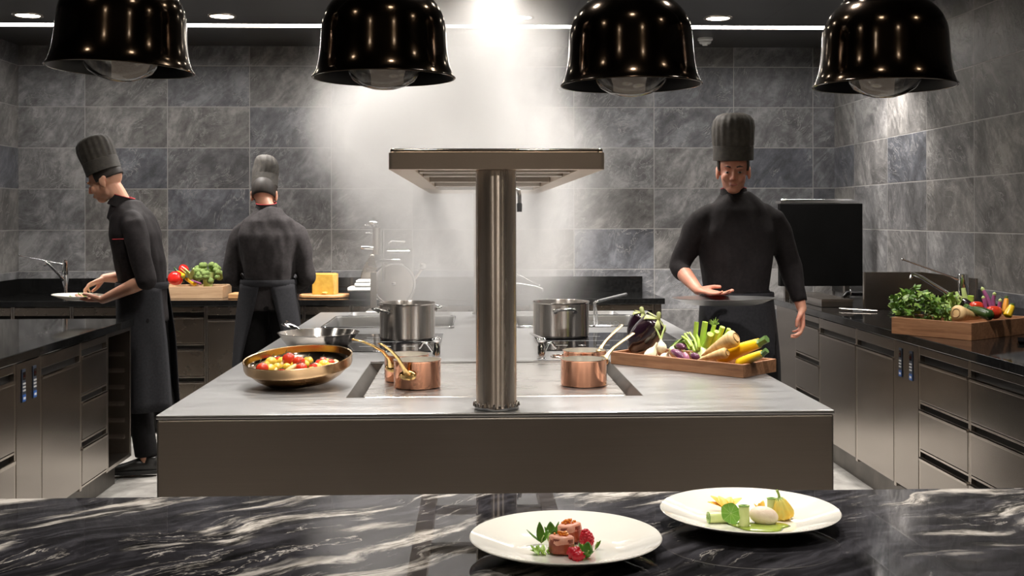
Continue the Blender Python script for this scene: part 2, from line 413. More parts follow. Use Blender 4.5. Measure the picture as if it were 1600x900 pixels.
# ------------------------------------------------------------------ island
YI0, YI1, XI0, XI1 = 3.21, 6.68, PZ(245, 648, .9).x, PZ(1305, 641, .9).x
isl = thing('cooking_island', 'long brushed steel cooking island in the middle of the kitchen', 'kitchen island', T((XI0 + XI1) / 2, 4.9, 0))
XC = .066
GX0, GX1, GY0, GY1 = -.385, .527, 3.50, 4.33           # griddle well
BLx = (-.74, -.10); BRx = (.235, .875); BY = (5.68, 6.30)  # basins
B2Y = (6.36, 6.60)
HLx = (-.60, -.135); HRx = (.285, .92); HY = (4.68, 5.38)
def slab_with_holes(mb, x0, x1, y0, y1, z0, z1, holes):
    xs = sorted({x0, x1, *[h[0] for h in holes], *[h[1] for h in holes]}); ys = sorted({y0, y1, *[h[2] for h in holes], *[h[3] for h in holes]})
    vs = {}; fs = []; V = []
    def vid(x, y, z):
        k = (x, y, z)
        if k not in vs: vs[k] = len(V); V.append(k)
        return vs[k]
    def hole(cx, cy): return any(h[0] < cx < h[1] and h[2] < cy < h[3] for h in holes) or not (x0 < cx < x1 and y0 < cy < y1)
    xs2 = xs; ys2 = ys
    for i in range(len(xs) - 1):
        for j in range(len(ys) - 1):
            cx, cy = (xs[i] + xs[i + 1]) / 2, (ys[j] + ys[j + 1]) / 2
            if hole(cx, cy): continue
            a, b, c, d = xs[i], xs[i + 1], ys[j], ys[j + 1]
            fs.append([vid(a, c, z1), vid(b, c, z1), vid(b, d, z1), vid(a, d, z1)]); fs.append([vid(a, c, z0), vid(a, d, z0), vid(b, d, z0), vid(b, c, z0)])
            e = 1e-4
            def nb(px_, py_): return hole(px_, py_)
            if nb(a - e, cy): fs.append([vid(a, c, z0), vid(a, c, z1), vid(a, d, z1), vid(a, d, z0)])
            if nb(b + e, cy): fs.append([vid(b, c, z0), vid(b, d, z0), vid(b, d, z1), vid(b, c, z1)])
            if nb(cx, c - e): fs.append([vid(a, c, z0), vid(b, c, z0), vid(b, c, z1), vid(a, c, z1)])
            if nb(cx, d + e): fs.append([vid(a, d, z0), vid(a, d, z1), vid(b, d, z1), vid(b, d, z0)])
    mb.add(V, fs)
holes = [(GX0, GX1, GY0, GY1), (*BLx, *BY), (*BRx, *BY), (BLx[0] + .05, BLx[1] - .02, *B2Y), (BRx[0] + .02, BRx[1] - .05, *B2Y)]
mb = MB(); slab_with_holes(mb, XI0, XI1, YI0, YI1, .888, .9, holes)
obj('top_sheet', mb, m_steel_top, isl, w=True, smooth=0, bevel=.003)
mb = MB()
mb.box(XI0 + .002, XI1 - .002, YI0 + .001, YI0 + .03, .02, .8875)
obj('front_panel', mb, m_steel, isl, w=True, smooth=0, bevel=.006)
obj('side_panel', MB().box(XI0 + .002, XI0 + .03, YI0 + .031, YI1 - .002, .1, .887), m_cab, isl, w=True, smooth=0)
obj('side_panel', MB().box(XI1 - .03, XI1 - .002, YI0 + .031, YI1 - .002, .1, .887), m_cab, isl, w=True, smooth=0)
obj('rear_panel', MB().box(XI0 + .031, XI1 - .031, YI1 - .03, YI1 - .002, .1, .887), m_cab, isl, w=True, smooth=0)
obj('plinth', MB().box(XI0 + .1, XI1 - .1, YI0 + .1, YI1 - .1, 0, .1), m_blackrec, isl, w=True, smooth=0)
# griddle: gutter walls sloping down to a plate standing a little lower
m_gutter = simple('dark_gutter_steel', (.17, .155, .14), (.12, .11, .10), rough=.4, metal=1)
mb = MB(); gx0, gx1, gy0, gy1 = GX0, GX1, GY0, GY1
pi0, pi1, pj0, pj1 = GX0 + .045, GX1 - .045, GY0 + .012, GY1 - .008
V = [(gx0, gy0, .899), (gx1, gy0, .899), (gx1, gy1, .899), (gx0, gy1, .899), (pi0, pj0, .845), (pi1, pj0, .845), (pi1, pj1, .845), (pi0, pj1, .845)]
mb.add(V, [(0, 1, 5, 4), (1, 2, 6, 5), (2, 3, 7, 6), (3, 0, 4, 7), (4, 5, 6, 7)])
obj('griddle_gutter', mb, m_gutter, isl, w=True, smooth=0, solid=.001)
def rrect(x0, x1, y0, y1, r, k=5):
    P = []
    for cx, cy, a0 in ((x1 - r, y0 + r, -90), (x1 - r, y1 - r, 0), (x0 + r, y1 - r, 90), (x0 + r, y0 + r, 180)):
        for i in range(k + 1):
            a = R(a0 + 90 * i / k); P.append((cx + r * math.cos(a), cy + r * math.sin(a)))
    return P
obj('griddle_plate', MB().prism(rrect(pi0 + .004, pi1 - .004, pj0 + .002, pj1, .012), .846, .899), m_griddle, isl, w=True, smooth=30, bevel=.003)
def basin(x0, x1, y0, y1, dep, rim=.012):
    mb = MB(); r = .03
    lv = [(-rim, .9005), (-rim + .002, .905), (-.002, .905), (.0, .901), (.004, .9 - dep + .03), (.03, .9 - dep), ]
    P = [rrect(x0 + o, x1 - o, y0 + o, y1 - o, max(.012, r - o * .3)) for o, z in lv]
    n = len(P[0]); vs = []; fs = []
    for pts, (o, z) in zip(P, lv): vs += [(x, y, z) for x, y in pts]
    for k in range(len(lv) - 1):
        for i in range(n): j = (i + 1) % n; fs.append((k * n + i, k * n + j, (k + 1) * n + j, (k + 1) * n + i))
    fs.append(tuple((len(lv) - 1) * n + i for i in range(n)))
    mb.add(vs, fs); return mb
for b in ((*BLx, *BY, .16), (*BRx, *BY, .16)): 
    bn = obj('basin', basin(*b), m_steel_top, isl, w=True, solid=.0015)
    obj('basin_rim', MB().tube([(x, y, .905) for x, y in rrect(b[0] - .008, b[1] + .008, b[2] - .008, b[3] + .008, .035)], .0055, 8, closed=True), m_chrome, bn, w=True)
for b in ((BLx[0] + .05, BLx[1] - .02, *B2Y, .05), (BRx[0] + .02, BRx[1] - .05, *B2Y, .05)): obj('shallow_well', basin(*b), m_steel_top, isl, w=True, solid=.0015)
obj('griddle_rear_ledge', MB().box(GX0, GX1, GY1 + .002, GY1 + .02, .9, .9035), m_chrome, isl, w=True, smooth=0)
for X in (HLx, HRx):
    g = obj('induction_glass', MB().prism(rrect(X[0], X[1], *HY, .01), .9, .9045), m_blackglass, isl, w=True, smooth=30, bevel=.0012)
    mb = MB(); z = .9046
    cx = (-.36 if X is HLx else .47)
    for ym in (HY[0] + .17, HY[1] - .17):
        for dx in (-.09, .09): mb.box(cx + dx - .028, cx + dx + .028, ym - .0015 - .0, ym + .0015, z, z + .0006)
        mb.box(cx - .016, cx + .016, ym - .002, ym + .002, z, z + .0006); mb.box(cx - .002, cx + .002, ym - .016, ym + .016, z, z + .0006)
    mb.box(X[0] + .006, X[1] - .006, (HY[0] + HY[1]) / 2 - .001, (HY[0] + HY[1]) / 2 + .001, z, z + .0004)
    obj('zone_marking', mb, m_mark, g, w=True, smooth=0)

# folding taps beside the hobs
def swing_tap(px, py, pts, lever, label):
    b = PZ(px, py, .9)
    t = thing('water_tap', label, 'tap', T(*b))
    obj('body', MB().lathe([(0, 0), (.018, 0), (.019, .004), (.015, .007), (.015, .05), (.011, .056), (.011, .066), (.016, .070), (.018, .078), (.012, .084), (0, .085)], 20), m_chrome, t)
    P = [b + Vector((0, 0, .05))] + [PY(x, y, b.y - .0) for x, y in pts]
    obj('spout', MB().tube(P, .0055, 10, roundcap=True), m_chrome, t, w=True)
    obj('handle', MB().tube([b + Vector((0, 0, .08))] + [PY(x, y, b.y + .18) for x, y in lever], [.006, .004], 10, roundcap=True), m_chrome, t, w=True)
swing_tap(682, 561, [(676, 549), (667, 536), (661, 535), (656, 543)], [(684, 526)], 'small chrome tap with zigzag spout in front of the lidless pot with two loop handles')
swing_tap(846, 561, [(851, 550), (857, 536), (862, 535), (868, 543)], [(829, 521)], 'small chrome tap with zigzag spout beside the pillar, to its right')

# ------------------------------------------------------------------ pillar stand + heated shelf
PCX, PCY, PR = PZ(775.5, 637, .9).x, 3.292, .0585
st = thing('island_gantry', 'tall steel gantry shelf standing on two round polished pillars on the island', 'shelf', T(PCX, PCY, .9))
SZ0, SZ1 = 1.587, 1.646
for y in (PCY, 6.42):
    pl = obj('pillar', MB().lathe([(PR - .004, .9), (PR, .904), (PR, SZ0 - .001), (PR - .002, SZ0)], 64, T(PCX, y, 0)), m_pillar, st, w=True)
    mb = MB().lathe([(PR, .901), (PR + .006, .9015), (PR + .0065, .908), (PR + .001, .910)], 64, T(PCX, y, 0))
    obj('base_collar', mb, m_chrome, pl, w=True)
    for k in range(24):
        a = 2 * math.pi * (k + .5) / 24
        mb = MB().lathe([(0, .012), (.0022, .010), (.0042, .005), (.0046, 0), (0, 0)], 10, T(PCX + (PR + .0055) * math.cos(a), y + (PR + .0055) * math.sin(a), .908))
        obj('dome_nut', mb, m_chrome, pl, w=True)
SX0, SX1 = PY(607, 260, 3.22).x, PY(945, 260, 3.22).x; SY0, SY1 = 3.22, 6.5
def frame_ring(mb, x0, x1, y0, y1, z0, z1, w, r=.02):
    o = rrect(x0, x1, y0, y1, r); i = rrect(x0 + w, x1 - w, y0 + w, y1 - w, max(.003, r - w)); n = len(o)
    vs = [(x, y, z0) for x, y in o] + [(x, y, z1) for x, y in o] + [(x, y, z0) for x, y in i] + [(x, y, z1) for x, y in i]; fs = []
    for k in range(n):
        j = (k + 1) % n
        fs += [(k, j, n + j, n + k), (2 * n + k, 3 * n + k, 3 * n + j, 2 * n + j), (k, 2 * n + k, 2 * n + j, j), (n + k, n + j, 3 * n + j, 3 * n + k)]
    mb.add(vs, fs)
mb = MB(); frame_ring(mb, SX0, SX1, SY0, SY1, SZ0, SZ1 - .012, .07, .012)
obj('frame', mb, brushed('textured_steel_band', (.56, .46, .37), .36, (1, 1, 1), 300, .04), st, w=True, smooth=30)
mb = MB(); frame_ring(mb, SX0 + .004, SX1 - .004, SY0 + .004, SY1 - .004, SZ1 - .012, SZ1, .012, .012)
obj('top_rail', mb, m_rail, st, w=True, smooth=30, bevel=.003)
ys = [SY0 + .3, SY0 + .62, SY0 + 1.24, SY0 + 1.86, SY0 + 2.48]
for y in ys: obj('crossbar', MB().box(SX0 + .071, SX1 - .071, y, y + .05, SZ0 + .002, SZ0 + .035), m_steel, st, w=True, smooth=0, bevel=.002)
for y in [SY0 + .07] + ys:
    for x in (SX0 + .12, SX1 - .12):
        obj('warming_lamp', MB().lathe([(0, -.022), (.012, -.02), (.016, -.01), (.016, .0), (0, 0)], 16, T(x, y + .09, SZ0 + .035)), m_chrome, st, w=True)
for x in (SX0 + .018, SX1 - .018): obj('corner_post', MB().cyl((x, SY0 + .012, 0), .008, SZ1 - .013, SZ1 - .0005, 16), m_chrome, st, w=True)

# pot filler hooked on the far pillar
pf = PY(808, 300, 5.2)
t = thing('pot_filler', 'small chrome swan-neck pot filler at the right of the front pillar under the shelf', 'tap', T(pf.x, 5.2, SZ0 - .001))
A_ = [PY(x, y, 5.2) for x, y in ((803, 310), (803, 300), (806, 296), (810, 298), (811.5, 306), (811.5, 318))]
A_[0] = Vector((A_[0].x, 5.2, SZ0 - .001)) if False else A_[0]
obj('neck', MB().tube([Vector((A_[0].x - .0, 5.2, SZ0 + .002))] + A_[1:], .010, 12, roundcap=True), m_chrome, t, w=True)
obj('nozzle', MB().lathe([(0, 0), (.012, 0), (.013, .035), (.010, .04), (0, .04)], 16, T(A_[-1].x, 5.2, PY(811, 331, 5.2).z)), m_navy, t, w=True)

# ------------------------------------------------------------------ cabinets (local frame: width along +x, front at y=0 facing -y)
def carcass(t, w, d, em=m_cab, zb=.15, open_=False):
    if open_:
        obj('carcass', MB().box(0, .02, 0, d, zb, .858).box(w - .02, w, 0, d, zb, .858).box(.02, w - .02, 0, d, zb, zb + .02)
            .box(.02, w - .02, 0, d, .838, .858).box(.02, w - .02, d - .02, d, zb + .02, .838), em, t, smooth=0, bevel=.0015)
    else:
        obj('carcass', MB().box(.002, w - .002, .022, d, zb, .858), m_blackrec, t, smooth=0)  # blackened body: shade of the finger grooves put into its colour
        obj('stile', MB().box(0.001, .012, 0.0, .022, zb, .858), m_cab_edge, t, smooth=0, bevel=.001)
        obj('stile', MB().box(w - .012, w - .001, 0.0, .022, zb, .858), m_cab_edge, t, smooth=0, bevel=.001)
    obj('kick_plate', MB().box(0, w, .09, d - .05, 0, zb - .001), m_blackrec if em is m_cab_back else m_gutter, t, smooth=0)
def front(t, w, z0, z1, em, name='drawer'):
    p = obj(name, MB().box(.014, w - .014, -.002, .02, z0, z1 - .03), em, t, smooth=0, bevel=.002)
    # rolled lip along the top edge with the dark finger groove above it
    obj('handle', MB().box(.014, w - .014, -.008, .004, z1 - .031, z1 - .024).box(.014, w - .014, -.008, -.004, z1 - .040, z1 - .024), m_cab_edge, p, smooth=0, bevel=.001)
    return p
def strip(t, w, z0, z1, em): obj('fascia', MB().box(.013, w - .013, 0, .02, z0, z1), em, t, smooth=0, bevel=.001)
def display(t, x, z, p):
    d = obj('control_display', MB().box(x - .016, x + .016, -.004, .0, z - .075, z + .045), m_navy, p, smooth=0, bevel=.001)
def panel_unit(t, w, em):
    p = obj('panel', MB().box(.004, w - .004, -.002, .02, .17, .853), em, t, smooth=0, bevel=.001)
    for x in (w * .28, w * .72):
        z = .775
        d = obj('control_display', MB().box(x - .018, x + .018, -.006, -.002, z - .088, z + .05), m_navy, t, smooth=0, bevel=.001)
        obj('screen', MB().box(x - .013, x + .013, -.0075, -.006, z + .006, z + .038), m_blackglass, d, smooth=0)
        mb = MB()
        for k in (-1, 1): mb.box(x + k * .006 - .003, x + k * .006 + .001, -.0085, -.0075, z + .016, z + .026)
        obj('digits', mb, m_red_led, d, smooth=0)
        mb = MB()
        for a in (-.010, 0, .010):
            for b_ in (-.010, -.024, -.038): mb.box(x + a - .003, x + a + .003, -.008, -.006, z + b_ - .004, z + b_ + .003)
        obj('buttons', mb, m_mark, d, smooth=0)
        obj('label_plate', MB().box(x - .017, x + .017, -.0075, -.006, z - .084, z - .056), m_blue, d, smooth=0)
        obj('label_print', MB().box(x - .010, x + .012, -.0082, -.0075, z - .076, z - .066), m_mark, d, smooth=0)
m_red_led = N('red_led_digits').emit((.5, .06, .04), .05)
def cabinet(M, w, d, kind, label, em=m_cab, group=None):
    nm = {'d': 'drawer_cabinet', 'D': 'door_cabinet', 'p': 'control_cabinet', 'o': 'open_rack_cabinet'}[kind[0]]
    t = thing(nm, label, 'cabinet', M, group)
    carcass(t, w, d, em, open_=kind == 'o')
    if kind[0] == 'd':
        n = int(kind[1]); strip(t, w, .82, .853, em); z1 = .815; h = (z1 - .16) / n
        for k in range(n): 
            front(t, w, z1 - (k + 1) * h + .014, z1 - k * h, em)
            strip(t, w, z1 - (k + 1) * h, z1 - (k + 1) * h + .010, m_cab_edge)
    elif kind[0] == 'D':
        strip(t, w, .80, .853, em); front(t, w, .165, .795, em, 'door')
    elif kind[0] == 'p': panel_unit(t, w, em)
    else:
        for k in range(6):
            z = .25 + k * .09
            for x in (.021, w - .045): obj('slide_rail', MB().box(x, x + .024, .03, d - .05, z, z + .003).box(x if x < .1 else x + .021, x + .003 if x < .1 else x + .024, .03, d - .05, z, z + .022), m_cab_edge, t, smooth=0)
    return t
FX = -1.865
def ML(y): return T(FX, y, 0) @ RZ(90)      # local +x -> +Y
def YLp(px): return PX(px, 600, FX).y
ya, yb, yc, yd, ye = YLp(24), YLp(63), YLp(126), YLp(167.5), YLp(205)
DL = .85
cabinet(ML(ya - .62), .619, DL, 'd2', 'drawer cabinet at the left picture edge before the control panel')
cabinet(ML(ya), yb - ya - .001, DL, 'p', 'narrow steel control panel with two small displays in the left cabinet row')
cabinet(ML(yb), yc - yb - .001, DL, 'D1', 'plain steel door cabinet beside the control panel in the left row')
cabinet(ML(yc), yd - yc - .001, DL, 'd3', 'three-drawer cabinet between the plain door and the open rack')
cabinet(ML(yd), ye - yd, DL, 'o', 'open cabinet with slide rails at the far end of the left row')
w_ = obj('worktop', MB().box(FX - .95, FX + .012, ya - .62, ye + .02, .86, .9), m_blackstone, smooth=0, bevel=.003)
setp(w_, 'polished black worktop over the left row of cabinets', 'worktop')

GXr = 2.045
def MR(y): return T(GXr, y, 0) @ RZ(-90)    # local +x -> -Y
def YRp(px): return PX(px, 600, GXr).y
P_ = [YRp(p) for p in (1243, 1281, 1338.5, 1398.5, 1436, 1515, 1606)]
DR = XR - GXr - .004
rl = [('d3', 'narrow drawer cabinet at the far end of the right row'), ('D1', 'steel door cabinet, farther of the two doors in the right row'),
      ('D1', 'steel door cabinet just behind the control panel in the right row'), ('p', 'narrow steel control panel with two displays in the right cabinet row'),
      ('d3', 'three-drawer cabinet just in front of the right control panel'), ('d3', 'three-drawer cabinet at the right picture edge')]
for k, (kd, lb) in enumerate(rl): cabinet(MR(P_[k]), P_[k] - P_[k + 1] - .001, DR, kd, lb)
w_ = obj('worktop', MB().box(GXr - .014, XR - .002, P_[-1], 7.68, .86, .9), m_blackstone, smooth=0, bevel=.003)
setp(w_, 'polished black worktop along the right wall', 'worktop')
obj_ = MB().box(GXr + .02, XR - .01, P_[0] + .001, 7.66, 0, .859)
setp(obj('end_cabinet', obj_, m_cab, smooth=0, bevel=.002), 'plain steel end block closing the right row near the corner', 'cabinet')
setp(obj('splashback', MB().box(XR - .022, XR - .002, P_[-1], YB - .003, .9005, 1.0), m_blackstone, smooth=0), 'low black splashback on the right wall', 'splashback')

# rear run
YR0 = 7.72
bx = [PY(p, 480, YR0).x for p in (-60, 20, 112, 217, 322, 400, 475, 549, 578, 660, 740, 830, 920, 1022)]
kinds = ['D1', 'D1', 'D1', 'd3', 'D1', 'D1', 'D1', 'd2', 'D1', 'D1', 'd3', 'D1', 'd2']
labs = ['door cabinet in the left rear corner', 'rear door cabinet under the left tap', 'rear door cabinet behind the chef carrying a plate', 'rear drawer cabinet below the pale vegetable tray',
        'rear door cabinet beside the drawers, left of the chef seen from behind', 'rear door cabinet behind the apron of the chef seen from behind', 'rear door cabinet below the cheese board',
        'narrow rear cabinet under the meat slicer', 'rear door cabinet behind the stock pot with loop handles', 'rear door cabinet behind the front pillar, left half',
        'rear drawer cabinet hidden behind the pillar and right pot', 'rear door cabinet behind the right-hand pot', 'rear drawer cabinet at the right end of the back row']
bx[0] = XL + .01
for k, kd in enumerate(kinds): cabinet(T(bx[k], YR0, 0), bx[k + 1] - bx[k] - .001, YB - YR0 - .004, kd, labs[k], m_cab_back)
XE = bx[-1]
setp(obj('dark_side_cabinet', MB().box(XE, XE + .05, YR0 - .005, YB - .003, 0, .859), m_cab, smooth=0, bevel=.002), 'dark end panel closing the back row on the right', 'cabinet panel')
w_ = obj('worktop', MB().box(XL + .003, XE + .07, YR0 - .03, YB - .003, .86, .9), m_blackstone, smooth=0, bevel=.003)
setp(w_, 'long polished black worktop along the back wall', 'worktop')
XS = PY(1003, 440, YB).x
setp(obj('splashback', MB().box(XL + .003, XS, YB - .02, YB - .002, .9005, PY(900, 432, YB - .02).z), m_blackstone, smooth=0), 'black splashback along the back wall behind the worktop', 'splashback')
setp(obj('splashback', MB().box(XL + .003, XL + .02, ye + .6, YB - .021, .9005, PY(900, 432, YB - .02).z), m_blackstone, smooth=0), 'black splashback on the left wall corner', 'splashback')

# ------------------------------------------------------------------ pass counter
pc = thing('serving_counter', 'black marble serving counter with white veins across the foreground', 'counter', T(0, 1.7, 0))
mb = MB().box(-2.35, 2.6, 1.15, 2.285, .855, .9)
for v in mb.v: v.z -= (v.y - 1.93) * math.tan(R(.45))      # slab tilted so the ceiling strip's reflection falls out of view
obj('marble_top', mb, m_marble, pc, w=True, smooth=0, bevel=.003)
obj('base', MB().box(-2.25, 2.5, 1.3, 2.2, 0, .851), m_cab, pc, w=True, smooth=0)

# ------------------------------------------------------------------ heat lamps over the pass
def lamp(px, py, label, rot=0, hw=111):
    Y = 1.95; c = PY(px, py, Y); r = .1215
    t = thing('heat_lamp', label, 'lamp', T(*c) @ RY(rot))
    prof = [(1.0, 0), (.992, .018), (.955, .075), (.918, .19), (.893, .36), (.878, .56), (.868, .72), (.845, .86), (.79, .98), (.715, 1.08), (.64, 1.15), (.60, 1.175)]
    # denser dome
    P = [(r * a, r * z) for a, z in prof]
    inn = [(r * (a - .018), r * z - .001 + (.003 if z > 1.1 else 0)) for a, z in prof[::-1]]; inn[-1] = (r * .985, r * .004)
    obj('shade', MB().lathe(P + inn, 96, None, close=True), m_lamp, t, smooth=60, sub=1)
    lip = MB().tube([(r * .992 * math.cos(2 * math.pi * k / 96), r * .992 * math.sin(2 * math.pi * k / 96), .001) for k in range(96)], .0016, 8, closed=True)
    obj('rim', lip, m_lamp, t)
    ins = [(r * (a - .03), r * z) for a, z in prof]
    obj('inner_lining', MB().lathe(ins + [(0, r * 1.15)], 64), m_lampin, t, smooth=60)
    obj('neck', MB().lathe([(r * .60, r * 1.165), (r * .605, r * 1.19), (r * .575, r * 1.215), (r * .575, r * 1.75), (r * .5, r * 1.85), (.02, r * 1.95), (.012, r * 2.1), (0, r * 2.1)], 64), m_lamp, t)
    b = obj('bulb', MB().lathe([(0, -.020), (.018, -.0187), (.036, -.0135), (.052, -.004), (.061, .008), (.063, .018), (.058, .032), (.040, .060), (.022, .085), (.017, .115), (0, .115)], 48), m_glass, t)
    obj('reflector', MB().lathe([(.0575, .014), (.053, .032), (.036, .058), (.020, .082), (.008, .084)], 48), m_chrome, b)
    obj('filament', MB().tube([(.01 * math.cos(k * .9), .01 * math.sin(k * .9), .03 + .0006 * k) for k in range(28)], .0012, 6), m_brass, b)
    h = ZC - c.z
    obj('cord', MB().tube([(0, 0, r * 2.05), (0, 0, h)], .004, 8) if rot == 0 else MB().tube([(0, 0, r * 2.05), (math.sin(R(-rot)) * 0.0, 0, r * 3.0), (0, 0, h)], .004, 8), m_rubber, t)
lamp(188, 109, 'leftmost of the four dark bronze heat lamps', 2.2)
lamp(600, 122.5, 'second heat lamp from the left, half in front of the steam')
lamp(986, 133.5, 'third heat lamp from the left, right of the steam', -.5)
lamp(1382, 135, 'rightmost heat lamp, before the right tiled wall', .3)

# ------------------------------------------------------------------ taps at the sinks
def sink_tap(base, body_h, spout_end, lever_end, label, r=.022):
    """base: world point; ends are world points"""
    t = thing('kitchen_tap', label, 'tap', T(*base))
    h = body_h
    obj('body', MB().lathe([(0, 0), (r * 1.35, 0), (r * 1.35, .006), (r, .010), (r, h * .55), (r * .92, h * .57), (r * .92, h * .60), (r, h * .62), (r, h - .004), (r - .004, h), (0, h)], 24), m_chrome, t)
    s0 = base + Vector((0, 0, h * .38)); d = spout_end - s0
    obj('spout', MB().tube([s0, s0 + d * .3 + Vector((0, 0, .012)), s0 + d * .8 + Vector((0, 0, .012)), spout_end, spout_end + Vector((0, 0, -.02))], [(.016, .014), (.014, .011), (.012, .009), (.012, .010), .012], 14, roundcap=True), m_chrome, t, w=True)
    l0 = base + Vector((0, 0, h * .86)); e = lever_end - l0
    obj('lever', MB().tube([l0, l0 + e * .14, l0 + e * .2, l0 + e * .97, lever_end], [.010, .010, .0045, .0042, (.010, .007)], 12, roundcap=True), m_chrome, t, w=True)
b = PZ(102, 456, .9); b = Vector((b.x, 8.2, .9)); b.x = PY(102, 456, 8.2).x
sink_tap(b, PY(102, 406, 8.2).z - .9, PY(70, 409, 8.1), PY(30, 399, 8.0), 'chrome mixer tap with long thin lever on the rear worktop, left')
b = Vector((PY(797, 456, 8.15).x, 8.15, .9))
sink_tap(b, .2, PY(848, 452, 8.0), PY(843, 446, 8.0), 'chrome tap half hidden by steam behind the front pillar')
bx_ = 2.5; Yt = PX(1505, 480, bx_).y
sink_tap(Vector((bx_, Yt, .9)), PY(1505, 428, Yt).z - .9, PY(1424, 427, Yt + .05), PY(1410, 405, Yt + .03), 'chrome mixer tap with long dark lever by the right wall', .026)
# ------------------------------------------------------------------ right rear corner: steel guard, low griddle, raised black lid
t = thing('splash_guard', 'upright brushed steel splash guard on the right worktop', 'splash guard', T(2.45, 6.7, .9))
gx = PY(1351, 480, 6.7).x; gz = PY(1351, 425, 6.7).z
obj('front_sheet', MB().box(gx, XR - .03, 6.69, 6.705, .9005, gz), m_cab, t, w=True, smooth=0, bevel=.002)
obj('side_sheet', MB().box(XR - .04, XR - .026, 5.95, 6.689, 1.0, gz), m_cab, t, w=True, smooth=0, bevel=.002)
obj('edge_strip', MB().box(gx - .008, gx, 6.684, 6.71, .9005, gz), m_cab_edge, t, w=True, smooth=0)
ox = PY(1284, 480, 6.85).x
t = thing('tilting_pan', 'large black lid standing raised over a low steel cooking pan in the far right corner', 'cooking appliance', T(2.3, 7.2, .9))
obj('pan_body', MB().box(ox, gx - .02, 6.85, 7.55, .9005, PY(1300, 468, 6.85).z), m_cab, t, w=True, smooth=0, bevel=.003)
obj('pan_edge', MB().box(ox - .004, gx - .018, 6.842, 6.849, PY(1300, 471, 6.85).z, PY(1300, 468, 6.85).z + .003), m_cab_edge, t, w=True, smooth=0)
l0, l1 = PY(1219, 330, 7.5).x, PY(1348, 330, 7.5).x; lz = PY(1300, 318, 7.5).z
ld = obj('lid', MB().box(l0, l1, 7.5, 7.56, .99, lz), m_black, t, w=True, smooth=0, bevel=.004)
obj('lid_edge', MB().box(l0, l1 - .02, 7.5, 7.62, lz + .001, lz + .02), m_chrome, ld, w=True, smooth=0, bevel=.003)
obj('hinge_bar', MB().tube([(l0 + .02, 7.56, lz + .026), (l1 - .05, 7.56, lz + .026)], .005, 10), m_chrome, ld, w=True)
obj('support_arm', MB().box(l0 + .05, l0 + .08, 7.565, 7.6, .9, lz - .1).box(l1 - .1, l1 - .07, 7.565, 7.6, .9, lz - .1), m_cab, t, w=True, smooth=0)
hh = [PY(x, y, 6.95) for x, y in ((1318, 464), (1323, 458), (1335, 459), (1349, 459))]
obj('spray_handle', MB().tube(hh, [.012, .016, .014, .014], 12, roundcap=True), m_blackglass, t, w=True)
obj('hinge_ring', MB().tube([hh[1] + Vector((0.02, .02 * math.cos(a * .5), .02 * math.sin(a * .5))) for a in range(13)], .004, 8, closed=False), m_chrome, t, w=True)
# tongs lying near the corner
a, b_ = PZ(1315, 475, .9), PZ(1352, 483, .9)
a, b_ = Vector((2.17, 6.62, .912)), Vector((2.34, 6.50, .908))
one('steel_tongs', MB().tube([a, b_], [(.012, .004), (.008, .003)], 8, roundcap=True).tube([a + Vector((.0, .03, .0)), b_ + Vector((0, .006, .0))], [(.012, .004), (.008, .003)], 8, roundcap=True), m_cab_edge, 'dark steel tongs lying before the upright splash guard', 'tongs')
# dark tray on the right worktop at the picture edge
q = [PZ(x, y, .9) for x, y in ((1560, 528), (1600, 538), (1640, 520), (1590, 512))]
q = Vector((2.46, 4.86, .9))
mb = MB(); mb.lathe([(0, .004), (.09, .004), (.1, .014), (.103, .014), (.094, .0), (0, 0)], 4, T(*q) @ RZ(20) @ S(1.2, 1.2, 1))
one('black_tray', mb, m_blackglass, 'black shallow tray beside the wooden vegetable box at the right edge', 'tray', smooth=20)

# ------------------------------------------------------------------ slicer and mixer on the rear worktop
Ys = 7.46
def P8(x, y, Y=7.46): return PY(x, y, Y)
bc = P8(616, 446); br = .134
t = thing('meat_slicer', 'steel meat slicer with round blade before the rear worktop, veiled by steam', 'meat slicer', T(bc.x, Ys, 0))
obj('base', MB().box(bc.x - .18, bc.x + .26, Ys - .1, Ys + .16, .79, .85), m_steel, t, w=True, bevel=.012, smooth=30)
obj('pedestal', MB().lathe([(0, 0), (.2, 0), (.2, .03), (.07, .07), (.05, .2), (.05, .7), (.09, .789), (0, .789)], 32, T(bc.x + .04, Ys + .03, 0)), m_steel, t, w=True)
Mb = T(bc.x, Ys - .02, bc.z + .01) @ RX(90)
bl = obj('blade', MB().lathe([(0, -.006), (.03, -.006), (.10, -.010), (br - .008, -.002), (br - .006, 0), (0, 0)], 64, Mb), m_potsteel, t, w=True)
obj('hub', MB().lathe([(0, .012), (.012, .010), (.016, 0), (0, 0)], 20, Mb), m_chrome, bl, w=True)
obj('blade_guard', MB().tube([Mb @ Vector((br * math.cos(R(a)), br * math.sin(R(a)), .0)) for a in range(-60, 245, 6)], (.005, .009), 8), m_chrome, t, w=True)
obj('blade_housing', MB().lathe([(0, -.05), (.09, -.05), (.12, -.02), (.12, -.012), (0, -.012)], 40, Mb), m_steel, t, w=True)
obj('gauge_plate', MB().box(bc.x - .15, bc.x - .11, Ys - .06, Ys - .052, .86, 1.10), m_steel, t, w=True, smooth=0, bevel=.002)
obj('carriage', MB().box(P8(595, 407).x, P8(627, 407).x, Ys - .12, Ys + .08, P8(600, 409).z, P8(600, 404).z), m_chrome, t, w=True, smooth=0, bevel=.003)
obj('pusher', MB().box(P8(603, 393).x, P8(641, 393).x, Ys - .05, Ys + .02, P8(600, 396).z, P8(600, 391).z), m_chrome, t, w=True, smooth=0, bevel=.003)
obj('pusher_handle', MB().tube([P8(606, 392), P8(607, 380), P8(612, 377), P8(632, 378)], .006, 10, roundcap=True), m_chrome, t, w=True)
